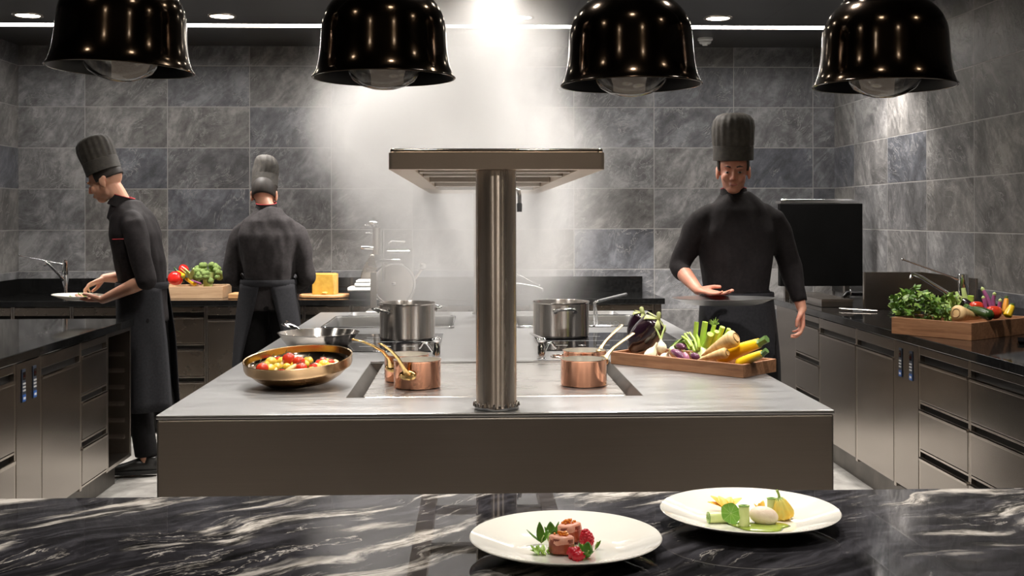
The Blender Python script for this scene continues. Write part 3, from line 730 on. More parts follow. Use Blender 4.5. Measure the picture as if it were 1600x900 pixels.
obj('carriage_arm', MB().tube([P8(598, 440, Ys - .1), P8(599, 395, Ys - .1), P8(599, 360, Ys - .1)], .008, 10), m_chrome, t, w=True)
obj('adjusting_knob', MB().lathe([(0, 0), (.02, 0), (.024, .01), (.022, .03), (0, .034)], 20, T(*P8(661, 416)) @ RX(90)), m_chrome, t, w=True)
obj('knob_bracket', MB().tube([P8(645, 440), P8(661, 418)], .009, 10), m_steel, t, w=True)
mx = PY(582, 400, 8.1); Ys = 8.0
t = thing('stand_machine', 'narrow steel kitchen machine with upright column and side knobs, left of the slicer', 'kitchen machine', T(mx.x, Ys + .1, .9))
Ym = Ys + .12
def P9(x, y): return PY(x, y, Ym)
obj('foot', MB().prism([(P9(x, 450).x, Ym + dy) for x, dy in ((562, -.02), (597, -.02), (597, .12), (562, .12))], .9, .93), m_steel, t, w=True, bevel=.006, smooth=30)
prof = [(562, 445), (564, 428), (569, 414), (576, 403), (579, 397), (584, 397), (586, 405), (589, 420), (590, 445)]
mb = MB(); pts = [P9(x, y) for x, y in prof]; n = len(pts)
mb.add([(p.x, Ym, p.z) for p in pts] + [(p.x, Ym + .06, p.z) for p in pts], [tuple(range(n)), tuple(range(2 * n - 1, n - 1, -1))] + [(i, n + i, n + (i + 1) % n, (i + 1) % n) for i in range(n)])
obj('hopper', mb, m_cab_back, t, w=True, bevel=.008, smooth=30)
obj('column', MB().tube([P9(587, 398) + Vector((0, .03, 0)), P9(588, 356) + Vector((0, .03, 0))], (.022, .028), 14), m_steel, t, w=True)
obj('head', MB().ell((0, 0, 0), (.045, .045, .026), T(*(P9(583, 348) + Vector((0, .03, 0)))) @ RY(8), 20, 10).cyl((0, 0, 0), .035, -.02, .012, 20, T(*(P9(583, 350) + Vector((0, .03, 0))))), m_chrome, t, w=True)
obj('top_knob', MB().cyl((0, 0, 0), .010, 0, .03, 14, T(*(P9(583.5, 346) + Vector((0, .03, 0)))), .003), m_rubber, t, w=True)
for x0, y0, x1, y1, r in ((571, 352, 578, 352, .008), (571, 364, 584, 364, .005), (566, 387, 585, 388, .018)):
    obj('knob', MB().tube([P9(x0, y0) + Vector((0, .03, 0)), P9(x1, y1) + Vector((0, .03, 0))], r, 14, roundcap=True), m_chrome, t, w=True)

# white cloths stack
c = PY(564, 447, 7.95)
t = thing('folded_towels', 'small stack of folded white towels beside the meat slicer', 'towels', T(c.x, 7.93, .9))
obj('trolley_block', MB().box(PY(548, 450, 7.93).x, PY(583, 450, 7.93).x, 7.84, 8.02, .9, .945), m_blackstone, t, w=True, smooth=0, bevel=.004)
z = .9455
for k, (x0, x1, h) in enumerate(((544, 584, .03), (555, 582, .03), (557, 580, .018))):
    a0, a1 = PY(x0, 440, 7.9).x, PY(x1, 440, 7.9).x
    mb = MB(); mb.box(a0, a1, 7.84, 8.01, z, z + h - .001); obj('towel', mb, m_whitecloth, t, w=True, bevel=.009, smooth=50); z += h

# cheese on a wooden board
bd = Vector((PY(508, 458, 7.95).x, 7.95, .9))
poly = [(-.17, -.05), (-.15, -.09), (-.02, -.14), (.08, -.13), (.17, -.06), (.175, .0), (.16, .06), (.04, .09), (-.12, .08), (-.17, .03)]
t = one('cutting_board', MB().prism(poly, 0, .024, T(*bd)), m_wood_b, 'wooden cutting board carrying the cheese on the rear worktop', 'cutting board', bevel=.006)
x0, x1 = PY(490, 440, 7.95).x, PY(526, 440, 7.95).x; zt = PY(500, 427.5, 7.9).z
m_cheese = simple('yellow_cheese', (.60, .36, .06), (.52, .29, .04), rough=.5, scale=30, bump=.1)
m_rind = simple('cheese_rind', (.62, .36, .08), (.5, .27, .06), rough=.7, scale=30)
t = thing('cheese_block', 'tall block of yellow cheese standing on the wooden board', 'cheese', T((x0 + x1) / 2, 7.93, .9245))
obj('cheese_body', MB().prism([(x0, 7.87), (x1 - .012, 7.85), (x1 - .004, 7.99), (x0 + .01, 7.99)], .9245, zt), m_cheese, t, w=True, bevel=.004)
obj('rind', MB().prism([(x1 - .0118, 7.851), (x1 + .008, 7.87), (x1 + .008, 7.98), (x1 - .0038, 7.989)], .9245, zt - .003), m_rind, t, w=True, bevel=.003)
cb = PY(507, 450, 7.83)
one('cheese_crumb', MB().ell((0, 0, 0), (.022, .014, .011), T(cb.x, 7.84, .9355), 12, 8, lambda a, z: 1 + .12 * math.sin(3 * a + z * 4)), m_cheese, 'broken bit of cheese lying in front of the tall block', 'cheese')
bd2 = Vector((PY(374, 460, 7.9).x, 7.9, .9))
one('cutting_board', MB().box(bd2.x - .06, bd2.x + .12, 7.82, 8.02, .9, .935), m_wood_b, 'small wooden board peeking out left of the chef seen from behind', 'cutting board', bevel=.004)

# ------------------------------------------------------------------ trays
def tray(M, L, W, H, m, label, wall=.012, cat='wooden tray'):
    t = thing('wooden_tray', label, cat, M)
    obj('base', MB().box(wall, L - wall, wall, W - wall, .004, .012), m, t, smooth=0)
    obj('long_side', MB().box(0, L, 0, wall, 0, H), m, t, smooth=0, bevel=.0015)
    obj('long_side', MB().box(0, L, W - wall, W, 0, H), m, t, smooth=0, bevel=.0015)
    obj('short_side', MB().box(0, wall, wall + .0002, W - wall - .0002, 0, H), m, t, smooth=0, bevel=.0015)
    obj('short_side', MB().box(L - wall, L, wall + .0002, W - wall - .0002, 0, H), m, t, smooth=0, bevel=.0015)
    return t
def frame_from(A, B, W):
    d = (B - A); a = math.atan2(d.y, d.x); return T(A.x, A.y, A.z) @ RZ(math.degrees(a)), (Vector((d.x, d.y, 0))).length
A1, B1 = PZ(954, 568.5, .9), PZ(1161, 591, .9)
M1, L1 = frame_from(A1, B1, .225)
TR1 = M1; tray(M1, L1, .222, .046, m_wood, 'long low wooden tray of vegetables on the island corner')
A2, B2 = PZ(1393, 521, .9), PZ(1518, 532.5, .9)
M2, L2 = frame_from(A2, B2, .5)
tray(M2, L2, .52, .078, m_wood, 'wooden box of vegetables on the right worktop')
XT = PY(347, 455, 7.85).x
M3 = T(XT - .56, 7.86, .9); tray(M3, .56, .3, .082, m_wood_p, 'pale wooden tray of vegetables on the rear worktop between the two chefs')

# ------------------------------------------------------------------ vegetables: generic builders (local frame: along +x from 0 to L)
m_eggplant = simple('eggplant_skin', (.014, .005, .010), (.008, .003, .006), rough=.18, scale=4, Coat_Weight=.4, Coat_Roughness=.1)
m_calyx = simple('green_calyx', (.34, .36, .14), (.17, .19, .06), rough=.5, scale=20)
m_stem = simple('green_stem', (.36, .47, .10), (.20, .32, .05), rough=.45, scale=10)
m_palestem = simple('pale_green_stem', (.66, .74, .36), (.45, .60, .17), rough=.4, scale=8)
m_fennel = simple('fennel_stalk', (.55, .72, .13), (.36, .56, .06), rough=.4, scale=6)
m_onion = simple('white_onion', (.86, .78, .62), (.76, .66, .46), rough=.35, scale=6, stretch=(1, 4, 4))
m_parsnip = simple('parsnip_skin', (.84, .60, .30), (.68, .43, .18), rough=.5, scale=10, stretch=(8, 1, 1), bump=.3)
m_parsnip_top = simple('parsnip_crown', (.46, .28, .12), (.22, .12, .05), rough=.7, scale=30)
m_yzuc = simple('yellow_zucchini', (.88, .57, .015), (.80, .45, .01), rough=.28, scale=8, stretch=(1, 5, 5))
m_gzuc = simple('dark_green_zucchini', (.035, .08, .015), (.015, .04, .008), rough=.25, scale=20)
m_zucstem = simple('zucchini_stem', (.12, .22, .05), (.06, .12, .03), rough=.5, scale=20)
m_purple = simple('purple_skin', (.20, .06, .12), (.10, .03, .07), rough=.25, scale=12)
m_lilac = simple('lilac_skin', (.50, .25, .33), (.36, .13, .22), rough=.3, scale=15)
m_tomato = simple('tomato_skin', (.62, .045, .015), (.52, .025, .01), rough=.14, scale=8, Coat_Weight=.4, Coat_Roughness=.05)
m_ytomato = simple('yellow_tomato_skin', (.70, .46, .05), (.56, .38, .04), rough=.15, scale=8, Coat_Weight=.4, Coat_Roughness=.05)
m_redpep = simple('red_pepper_skin', (.62, .02, .012), (.48, .012, .01), rough=.16, scale=6, Coat_Weight=.4, Coat_Roughness=.05)
m_leaf = simple('green_leaf', (.12, .24, .03), (.05, .13, .015), rough=.42, scale=25)
m_leaf_l = simple('light_leaf', (.32, .46, .10), (.18, .32, .05), rough=.42, scale=25)
m_broc = simple('broccoli_head', (.26, .34, .10), (.13, .21, .05), rough=.8, scale=120, bump=.8, bscale=260)
m_carrot = simple('orange_root', (.85, .38, .02), (.75, .28, .01), rough=.4, scale=10)
m_purplestalk = simple('purple_stalk', (.42, .13, .30), (.26, .06, .17), rough=.35, scale=10)
m_cooked = simple('roast_potato', (.80, .55, .22), (.62, .33, .10), rough=.35, scale=25, Coat_Weight=.3)

def blob_tube(L, r, prof, bendy=0, n=16, seg=18, wob=0):
    """prof(t)->radius factor; bend in local z"""
    mb = MB(); pts = []; rr = []
    for i in range(n + 1):
        t = i / n; pts.append((L * t, 0, bendy * L * math.sin(math.pi * t))); rr.append(max(1e-4, r * prof(t)))
    if wob: rr = [q * (1 + wob * math.sin(i * 2.3)) for i, q in enumerate(rr)]
    mb.tube(pts, rr, seg, flat=(0, 0, 1)); return mb
def aim(p, q, roll=0):
    """matrix: origin p, +x towards q"""
    x = (q - p).normalized(); up = Vector((0, 0, 1)); y = up.cross(x)
    if y.length < 1e-3: y = Vector((0, 1, 0))
    y.normalize(); z = x.cross(y)
    return Matrix(((x.x, y.x, z.x, p.x), (x.y, y.y, z.y, p.y), (x.z, y.z, z.z, p.z), (0, 0, 0, 1))) @ RX(roll)
def eggplant(p, q, r, label):
    L = (q - p).length; t = thing('eggplant', label, 'eggplant', aim(p, q))
    pr = lambda u: (math.sin(math.pi * min(1, .02 + u * .56) ** .9) ** .55) * (1 - .38 * max(0, u - .3) ** 1.3) * (1 if u < .93 else (1 - (u - .93) / .075 * .85))
    obj('flesh', blob_tube(L, r, pr, -.02, 24, 28), m_eggplant, t, smooth=180)
    mb = MB(); rb = r * pr(.9)
    for k in range(5):
        a0 = 2 * math.pi * k / 5; rows = []
        for i in range(6):
            u = i / 5; x = L * (1.005 - .17 * u); w = .46 * (1 - u) ** .9; rr = (r * pr(min(.99, 1 - .17 * u)) + .0022)
            if i == 0: rr = .008
            rows.append([(x, rr * math.cos(a0 + w * s), rr * math.sin(a0 + w * s)) for s in (-1, -.5, 0, .5, 1)])
        mb.grid(rows)
    c_ = obj('calyx', mb, m_calyx, t, smooth=180, solid=.002)
    obj('stem', MB().tube([(L * .99, 0, 0), (L * 1.05, 0, .004), (L * 1.10, .004, .012)], [.011, .008, .009], 10, roundcap=True), m_calyx, t)
def parsnip(p, q, r, label, name='parsnip'):
    """p crown, q tip"""
    L = (q - p).length; t = thing(name, label, 'parsnip', aim(p, q))
    pr = lambda u: (.55 + .45 * min(1, u / .06) ** .5) * (1 - .0 * u) * max(.06, (1 - u) ** .85 * .95 + .05)
    obj('root', blob_tube(L, r, pr, .01, 24, 24, .012), m_parsnip, t, smooth=180)
    obj('crown', MB().lathe([(0, -.001), (.25 * r, -.0015), (.40 * r, .001), (.5 * r, .0035), (.54 * r, .001), (.5 * r, -.002)], 20, RY(-90) @ T(0, 0, -.0005)), m_parsnip_top, t)
def zucchini(p, q, r, label, m=m_yzuc, group=None, cat='zucchini'):
    """p blossom end, q stem end"""
    L = (q - p).length; t = thing('zucchini', label, cat, aim(p, q), group)
    pr = lambda u: min(1, .35 + u * 7) ** .6 * (1 - .32 * u ** 2)
    obj('flesh', blob_tube(L * .84, r, pr, .01, 20, 10), m, t, smooth=180)
    obj('stem', MB().tube([(L * .83, 0, 0), (L * .87, 0, 0), (L, 0, .004)], [r * .72, r * .52, r * .56], 6), m_zucstem, t, smooth=30)
def lathe_fruit(name, c, r, m, label, cat, group=None, squash=.86, lobes=0, tilt=(0, 0), stem=None, seg=24):
    t = thing(name, label, cat, T(*c) @ RX(tilt[0]) @ RY(tilt[1]), group)
    fn = (lambda a, z: 1 + .05 * math.cos(lobes * a) * (1 - abs(z) * .3)) if lobes else None
    prof = [(0, -.93), (.35, -.96), (.7, -.75), (.93, -.35), (1, .05), (.93, .45), (.72, .78), (.4, .93), (.15, .88), (0, .82)]
    obj('flesh', MB().lathe([(a * r, b * r * squash) for a, b in prof], seg, None, fn), m, t, smooth=180, sub=1)
    if stem:
        mb = MB()
        for k in range(5): mb.leaf(T(0, 0, r * squash * .86) @ RZ(72 * k) @ RX(12), r * .62, r * .12, .35, .1, n=3)
        mb.tube([(0, 0, r * squash * .8), (r * .06, 0, r * squash * 1.15)], r * .06, 6)
        obj('stem', mb, stem, t, smooth=180)
    return t

# --- island tray: local helper, s along the tray from the pillar side, off across
n1 = (TR1.to_3x3() @ Vector((0, 1, 0)))
def TP(px, py, off=.11): return PP(px, py, TR1 @ Vector((0, off, 0)), n1)
def onz(v, z): return Vector((v.x, v.y, z))
def TL(px, off, z):
    v = TP(px, 540, off); return Vector((v.x, v.y, .912 + z))
# eggplants
eggplant(TP(985, 546, .09), TP(1028, 499, .12), .060, 'big dark eggplant leaning at the front of the island tray')
eggplant(TP(986, 530, .19) + Vector((0, 0, .0)), TP(1004, 489, .20), .042, 'second eggplant standing behind the big leaning one')
def onion(c, r, label, stems=((.02, .0, .1),), long=1.0, tilt=0, tilt2=0, group=None):
    t = thing('spring_onion', label, 'onion', T(*c) @ RX(tilt) @ RY(tilt2), group)
    pr = [(0, -1.0), (.10, -1.02), (.16, -.95), (.6, -.78), (.93, -.35), (1, .05), (.88, .45), (.62, .78), (.34, 1.02), (.22, 1.3), (.18, 1.7)]
    obj('bulb', MB().lathe([(a * r, b * r * long) for a, b in pr], 24), m_onion, t, smooth=180)
    mb = MB()
    for k, (dx, dy, dz) in enumerate(stems):
        a = Vector((0, 0, r * long * 1.35)); b = a + Vector((dx, dy, dz)); mb.tube([a, (a + b) / 2 + Vector((0, 0, .004)), b], [r * .2, r * .16, r * .13], 8)
    if stems: obj('stem', mb, m_palestem, t)
onion(TL(1016, .045, .026), .024, 'long pale bulb beside the big eggplant in the island tray', (), 1.35, 0, 28)
onion(TL(1033, .085, .055), .021, 'white spring onion with a forked green stem standing up', ((-.022, 0, .05), (.02, .005, .055)), 1.0, -10, 0)
onion(TL(1040, .036, .022), .023, 'round white bulb at the front of the island tray', (), .95, 40, 10)
onion(TL(1027, .05, .016), .015, 'small white bulb tucked between two larger ones', (), .95, 30, -10)
onion(TL(1050, .10, .048), .012, 'thin young onion whose stem points up and right', ((.03, 0, .05),), 1.0, 0, 20)
# small purple roots
def root(p, q, r, m, label, cat='small eggplant', name='small_eggplant'):
    L = (q - p).length; t = thing(name, label, cat, aim(p, q))
    obj('flesh', blob_tube(L, r, lambda u: max(.08, math.sin(math.pi * (.06 + .88 * u))) ** .55, .06, 14, 16), m, t, smooth=180)
    obj('stem', MB().tube([(L * .96, 0, 0), (L * 1.12, 0, .003)], [r * .45, r * .3], 8, roundcap=True), m_calyx, t)
root(TL(1070, .045, .026), TL(1049, .06, .05), .014, m_purple, 'slim dark purple baby eggplant lying across the tray')
root(TL(1070, .03, .014), TL(1050, .036, .016), .013, m_lilac, 'pale lilac baby eggplant lowest in the tray front')
root(TL(1075, .028, .012), TL(1069, .034, .052), .011, m_lilac, 'rosy baby eggplant standing upright in the tray')
root(TL(1071, .10, .058), TL(1057, .11, .062), .013, m_purple, 'dark baby eggplant resting under the green beans')
root(TL(1092, .05, .03), TL(1080, .05, .044), .014, m_purple, 'round-ended purple baby eggplant touching the parsnip tip')
# beans
for k in range(14):
    a = TL(1046 + k * 1.3, .11 + .004 * (k % 4), .045 + .006 * (k % 3)); b_ = TL(1064 + k * 1.9, .13, .072 + .010 * ((k * 7) % 5) / 5 * 2)
    o = one('green_bean', MB().tube([a, (a + b_) / 2 + Vector((0, 0, .006)), b_], [.0035, .0045, .003], 7, roundcap=True), m_stem if k % 2 else m_leaf, 'thin green bean in the bundle behind the purple roots', 'green bean', 'green beans in the island tray')
one('leek_stalk', MB().tube([TL(1056, .15, .05), TL(1075, .15, .11)], [.006, .005], 8), m_palestem, 'pale cut stalk slanting up behind the green beans', 'stalk')
# fennel
fc = TL(1096, .12, .035)
t = thing('fennel', 'fennel bulb with cut upright stalks in the middle of the island tray', 'fennel', T(*fc))
obj('bulb', MB().tube([fc + Vector((-.012, -.03, -.012)), fc + Vector((0, -.015, 0)), fc + Vector((.006, 0, .012)), fc + Vector((.01, .012, .028))], [(.012, .012), (.036, .026), (.038, .026), (.022, .016)], 20, roundcap=True), m_palestem, t, w=True, smooth=180)
for (x, y, o_, r_) in ((1088.5, 503, .12, .0085), (1102, 503, .13, .0105), (1116, 508, .14, .008), (1129, 511, .15, .010), (1139, 514, .16, .008), (1110, 522, .10, .012), (1120, 518, .11, .009)):
    q = TP(x, y, o_); b0 = fc + Vector(((x - 1100) * .0006, .01, .015)); b1 = (b0 + q) / 2 + Vector(((x - 1105) * .0006, 0, -.004))
    obj('stalk', MB().tube([b0, b1, q], [r_ * 1.3, r_ * 1.05, r_], 12, flat=(0, 1, 0)), m_fennel, t, w=True)
mb = MB(); q = TP(1115, 505, .14); random.seed(3)
for k in range(60):
    d = Vector((random.uniform(-1, 1), random.uniform(-.5, .5), random.uniform(-.5, 1))).normalized() * random.uniform(.008, .019); s_ = q + Vector((random.uniform(-.008, .008), 0, random.uniform(-.008, .004)))
    mb.tube([s_, s_ + d * .6, s_ + d + Vector((0, 0, .002))], [.0008, .0007, .0004], 4)
obj('frond', mb, m_leaf_l, t, w=True)
for k, (x0, y0, x1, y1) in enumerate(((1085, 548, 1070, 522), (1090, 545, 1078, 520), (1080, 541, 1066, 526), (1092, 542, 1088, 521), (1078, 545, 1068, 533))):
    obj('stalk', MB().tube([TP(x0, y0, .09), TP((x0 + x1) / 2 + 1, (y0 + y1) / 2 - 2, .1), TP(x1, y1, .12)], [.007, .005, .004], 8, roundcap=True), m_fennel, t, w=True)
parsnip(TP(1150, 527, .07), TP(1096, 556, .065), .033, 'large parsnip on top of the island tray, crown to the right')
parsnip(TP(1136, 551, .04), TP(1090, 566, .035) + Vector((0, 0, .008)), .021, 'smaller parsnip below the large one')
zucchini(TP(1122, 561, .12) + Vector((0, 0, .0)), TP(1199, 531, .115), .026, 'long yellow zucchini with green stem end reaching past the tray corner')
zucchini(TP(1151, 572, .055) + Vector((0, 0, .003)), TP(1199, 549, .06), .019, 'short yellow zucchini at the front tray corner')

# --- right wooden box
n2 = (M2.to_3x3() @ Vector((0, 1, 0)))
def BP(px, py, off): return PP(px, py, M2 @ Vector((0, off, 0)), n2)
parsnip(BP(1494, 489, .045), BP(1534, 498, .24), .040, 'parsnip with its crown facing out of the right box')
zucchini(BP(1550, 494, .15), BP(1508, 480, .19), .026, 'dark green zucchini beside the crown-out parsnip', m_gzuc)
eggplant(BP(1524, 483, .22), BP(1503, 470, .24), .024, 'small dark eggplant lying behind the green zucchini')
lathe_fruit('tomato', BP(1526, 480, .20), .034, m_tomato, 'tomato next to the dark green zucchini in the right box, farther one', 'tomato', lobes=5)
lathe_fruit('tomato', BP(1553, 488, .20), .037, m_tomato, 'tomato nearest the front corner of the right box', 'tomato', lobes=5)
for k, (x0, y0, x1, y1, o_) in enumerate(((1549, 480, 1534, 449, .26), (1540, 482, 1536, 463, .22), (1552, 478, 1554, 457, .28), (1562, 490, 1563, 467, .24))):
    p, q = BP(x0, y0, o_), BP(x1, y1, o_); t = thing('purple_asparagus', ['tallest purple asparagus spear leaning left', 'short purple asparagus spear leaning against the tall one', 'purple asparagus spear standing right of the tallest', 'purple asparagus spear nearest the yellow squashes'][k], 'asparagus', aim(p, q)); L = (q - p).length
    obj('stalk', MB().tube([(0, 0, 0), (L * .5, 0, .003), (L * .86, 0, 0)], [.010, .009, .008], 10), m_purplestalk, t)
    obj('tip', MB().tube([(L * .85, 0, 0), (L * .93, 0, 0), (L, 0, 0)], [.0085, .009, .003], 10, roundcap=True), m_palestem, t)
zucchini(BP(1570, 490, .27), BP(1573, 463, .30), .015, 'narrow yellow squash standing behind the last asparagus', m_carrot)
zucchini(BP(1573, 495, .20), BP(1583, 475, .24), .019, 'yellow squash at the right corner of the wooden box', m_yzuc)
p, q = BP(1510, 476, .3), BP(1505, 450, .3); one('leek', MB().tube([p, q], [.013, .010], 12), m_palestem, 'pale leek stalk standing behind the small eggplant', 'leek')
p, q = BP(1516, 474, .32), BP(1517, 462, .32); one('celery_stick', MB().tube([p, q], [.016, .015], 12), m_fennel, 'short green celery stump right of the leek', 'celery')
p, q = BP(1500, 470, .3), BP(1494, 456, .3); one('leek', MB().tube([p, q], [.009, .007], 12), m_palestem, 'thin pale leek leaning left of the taller one', 'leek')
def leafy(cx0, cx1, y0, y1, offs, n, label, name, seed, sz=.032, m=(m_leaf, m_leaf_l), fr=.35, BPf=None):
    random.seed(seed); BPf = BPf or BP
    a = BPf((cx0 + cx1) / 2, y1, offs[0]); t = thing(name, label, 'herbs', T(*a))
    for mi, (mm, part) in enumerate(((m[0], 'dark_leaves'), (m[1], 'light_leaves'))):
        mb = MB()
        for k in range(int(n * (1 - fr if mi == 0 else fr))):
            u = random.random(); px = cx0 + (cx1 - cx0) * u; top = y0 + (y1 - y0) * (abs(u - .42) * 1.15) ** 1.6
            py = top + (y1 - top) * random.random() ** 1.2; p = BPf(px, py, random.uniform(*offs)); p.z = max(p.z, .935)
            Mx = T(*p) @ RZ(random.uniform(0, 360)) @ RX(random.uniform(-50, 60)) @ RY(random.uniform(-40, 40)); s_ = sz * random.uniform(.6, 1.1)
            for ang, l in ((0, 1), (55, .75), (-55, .75)): mb.leaf(Mx @ RZ(ang), s_ * l, s_ * .36 * l, random.uniform(-.4, .3), .2, 2.5, 5)
        obj(part, mb, mm, t, w=True, smooth=180, recalc=False)
    mb = MB()
    for k in range(14):
        px = cx0 + (cx1 - cx0) * random.uniform(.1, .95); p = BPf(px, y1 - 2, random.uniform(*offs)); q = BPf(px + random.uniform(-8, 8), y0 + (y1 - y0) * random.uniform(.2, .5), random.uniform(*offs)); mb.tube([p, (p + q) / 2 + Vector((.004, 0, 0)), q], [.003, .0025, .0015], 6)
    obj('stems', mb, m_stem, t, w=True)
leafy(1393, 1484, 450, 504, (.03, .28), 300, 'thick bunch of parsley spilling over the left side of the right box', 'parsley_bunch', 5, .038)
leafy(1472, 1500, 456, 482, (.15, .34), 40, 'brighter celery leaves between the parsley and the leeks', 'celery_leaves', 9, .03, (m_leaf_l, m_leaf_l))

# --- rear tray
def RP(px, py, Y=8.0): return PY(px, py, Y)
lathe_fruit('red_bell_pepper', RP(274, 435, 7.95), .052, m_redpep, 'shiny red bell pepper in front in the rear tray', 'bell pepper', lobes=4, squash=1.0, tilt=(30, 70), stem=m_stem)
lathe_fruit('red_bell_pepper', RP(287, 421, 8.1), .038, m_redpep, 'smaller red pepper half hidden behind green onions in the rear tray', 'bell pepper', lobes=4, tilt=(20, 50))
for k, (x0, y0, x1, y1, r_, lb) in enumerate(((288, 432, 276, 424, .016, 'yellow zucchini pointing up left in the rear tray'), (306, 444, 288, 434, .018, 'yellow zucchini lying right of the red pepper'))):
    zucchini(RP(x0, y0, 7.95), RP(x1, y1, 8.0), r_, lb)
for k, (x0, y0, x1, y1) in enumerate(((286, 440, 272, 418), (310, 441, 288, 425), (314, 444, 293, 424))):
    p, q = RP(x0, y0, 7.98), RP(x1, y1, 8.0); one('chilli', MB().tube([p, (p + q) / 2 + Vector((0, 0, .01)), q], [.008, .012, .004], 10, roundcap=True), m_stem if k else m_gzuc, ['dark green chilli leaning left over the red pepper', 'long green chilli crossing the yellow zucchini', 'green chilli beside the lettuce heart'][k], 'chilli')
one('radish_root', MB().tube([RP(300, 438, 7.93), RP(313, 443, 7.93)], [.005, .009], 8, roundcap=True), m_purplestalk, 'thin pink root before the lettuce heart', 'root')
mb = MB()
for k in range(7): mb.leaf(T(*RP(299, 441, 7.97)) @ RZ(k * 51) @ RX(62), .12, .022, -.15, .3, 0, 6)
one('lettuce_heart', mb, m_palestem, 'pale upright lettuce heart left of the broccoli', 'lettuce', smooth=180, solid=.001)
mb = MB()
for k in range(9): mb.leaf(T(*RP(308, 432, 8.1)) @ RZ(k * 41) @ RX(50), .075, .022, .1, .2, 2.5, 6)
one('leafy_herb', mb, m_leaf, 'dark leaves sticking up between lettuce and broccoli', 'herbs', smooth=180, solid=.0008)
random.seed(11); mb = MB(); bcn = RP(325, 430, 8.0); pts = []
for k in range(60):
    d = Vector((random.gauss(0, 1), random.gauss(0, 1), abs(random.gauss(0, 1)) * .9 - .25)).normalized(); pts.append(bcn + Vector((d.x * .088, d.y * .075, d.z * .078)))
for p in pts: mb.ell(tuple(p), random.uniform(.017, .025), None, 10, 7, lambda a, z: 1 + .08 * math.sin(5 * a + 7 * z))
t = thing('broccoli', 'large green broccoli head at the right end of the rear tray', 'broccoli', T(bcn.x, bcn.y, .913))
obj('florets', mb, m_broc, t, w=True, smooth=180)
obj('stalk', MB().tube([bcn + Vector((0, 0, .02)), Vector((bcn.x, bcn.y, .914))], [.04, .025], 14), m_palestem, t, w=True)

# ------------------------------------------------------------------ pots and pans
def loop_handle(P, r=.006): return MB().tube(P, r, 12, roundcap=True)
def stockpot(c, r, h, label, hang, hz, z0=.9046):
    t = thing('stock_pot', label, 'pot', T(c.x, c.y, z0))
    w_ = .002
    prof = [(0, 0), (r - .012, 0), (r - .002, .003), (r, .009), (r + .0005, .011), (r, .013), (r, h - .006), (r + .004, h - .001), (r + .0035, h + .0015), (r + .0005, h + .001), (r - w_, h - .006), (r - w_, .012), (r - .012, .006), (0, .006)]
    b = obj('pot_body', MB().lathe(prof, 80), m_potsteel, t, smooth=35)
    for a in hang:
        ca, sa = math.cos(R(a)), math.sin(R(a)); o = Vector((ca, sa, 0)); tn = Vector((-sa, ca, 0)); H = h * hz
        pts = [o * (r + .002) + tn * .045 + Vector((0, 0, H)), o * (r + .012) + tn * .046 + Vector((0, 0, H + .002)), o * (r + .030) + tn * .040 + Vector((0, 0, H + .007)), o * (r + .040) + tn * .024 + Vector((0, 0, H + .010)), o * (r + .040) - tn * .024 + Vector((0, 0, H + .010)),
               o * (r + .030) - tn * .040 + Vector((0, 0, H + .007)), o * (r + .012) - tn * .046 + Vector((0, 0, H + .002)), o * (r + .002) - tn * .045 + Vector((0, 0, H))]
        hd = obj('handle', MB().tube(pts, (.0072, .0062), 12), m_chrome, t)
        for s_ in (1, -1):
            obj('rivet_plate', MB().ell((0, 0, 0), (.012, .012, .004), T(*(o * (r + .001) + tn * .045 * s_ + Vector((0, 0, H)))) @ Matrix.Rotation(R(a), 4, 'Z') @ RY(90), 14, 8), m_chrome, hd)
    return t
cL = PZ(636.5, 534, .9046); cLy = cL.y + .123
stockpot(Vector((PY(636.5, 500, cLy).x, cLy, 0)), .124, .163, 'tall steel pot with two loop handles on the left hob', (215, 35), .80)
cR_ = PZ(876.5, 530, .9046); cRy = cR_.y + .126
stockpot(Vector((PY(876.5, 500, cRy).x, cRy, 0)), .128, .160, 'tall steel pot on the right hob with a handle facing front', (-86, 94), .78)
# stainless frying pan
fp = PZ(498, 546, .9); fy = fp.y + .10; fx = PY(498, 530, fy).x; r = .171
t = thing('frying_pan', 'wide stainless steel frying pan behind the bronze pan of tomatoes', 'frying pan', T(fx, fy, .9))
obj('pan_body', MB().lathe([(0, 0), (.115, 0), (.121, .003), (.135, .012), (.152, .032), (.166, .052), (r, .060), (r + .003, .0615), (r + .0025, .063), (r - .002, .0625), (.163, .053), (.149, .033), (.132, .014), (.118, .005), (0, .004)], 90), m_potsteel, t, smooth=40)
h0 = PY(473, 524, fy + .15); h1 = PY(460, 512, fy + .22); h2 = PY(444, 504, fy + .30)
H = [h0, (h0 + h1) / 2 + Vector((0, 0, .004)), h1, h2]
hd = obj('handle', MB().tube(H, [(.015, .003), (.012, .004), (.014, .0035), (.018, .003)], 12, flat=(.3, -1, .5), roundcap=True), m_chrome, t, w=True)
obj('hang_hole', MB().tube([h2 + (h1 - h2) * .12 + Vector((.001, -.0034, .0017)), h2 + (h1 - h2) * .35 + Vector((.001, -.0034, .0017))], [(.006, .0008), (.006, .0008)], 10, flat=(.3, -1, .5), roundcap=True), m_rubber, hd, w=True)

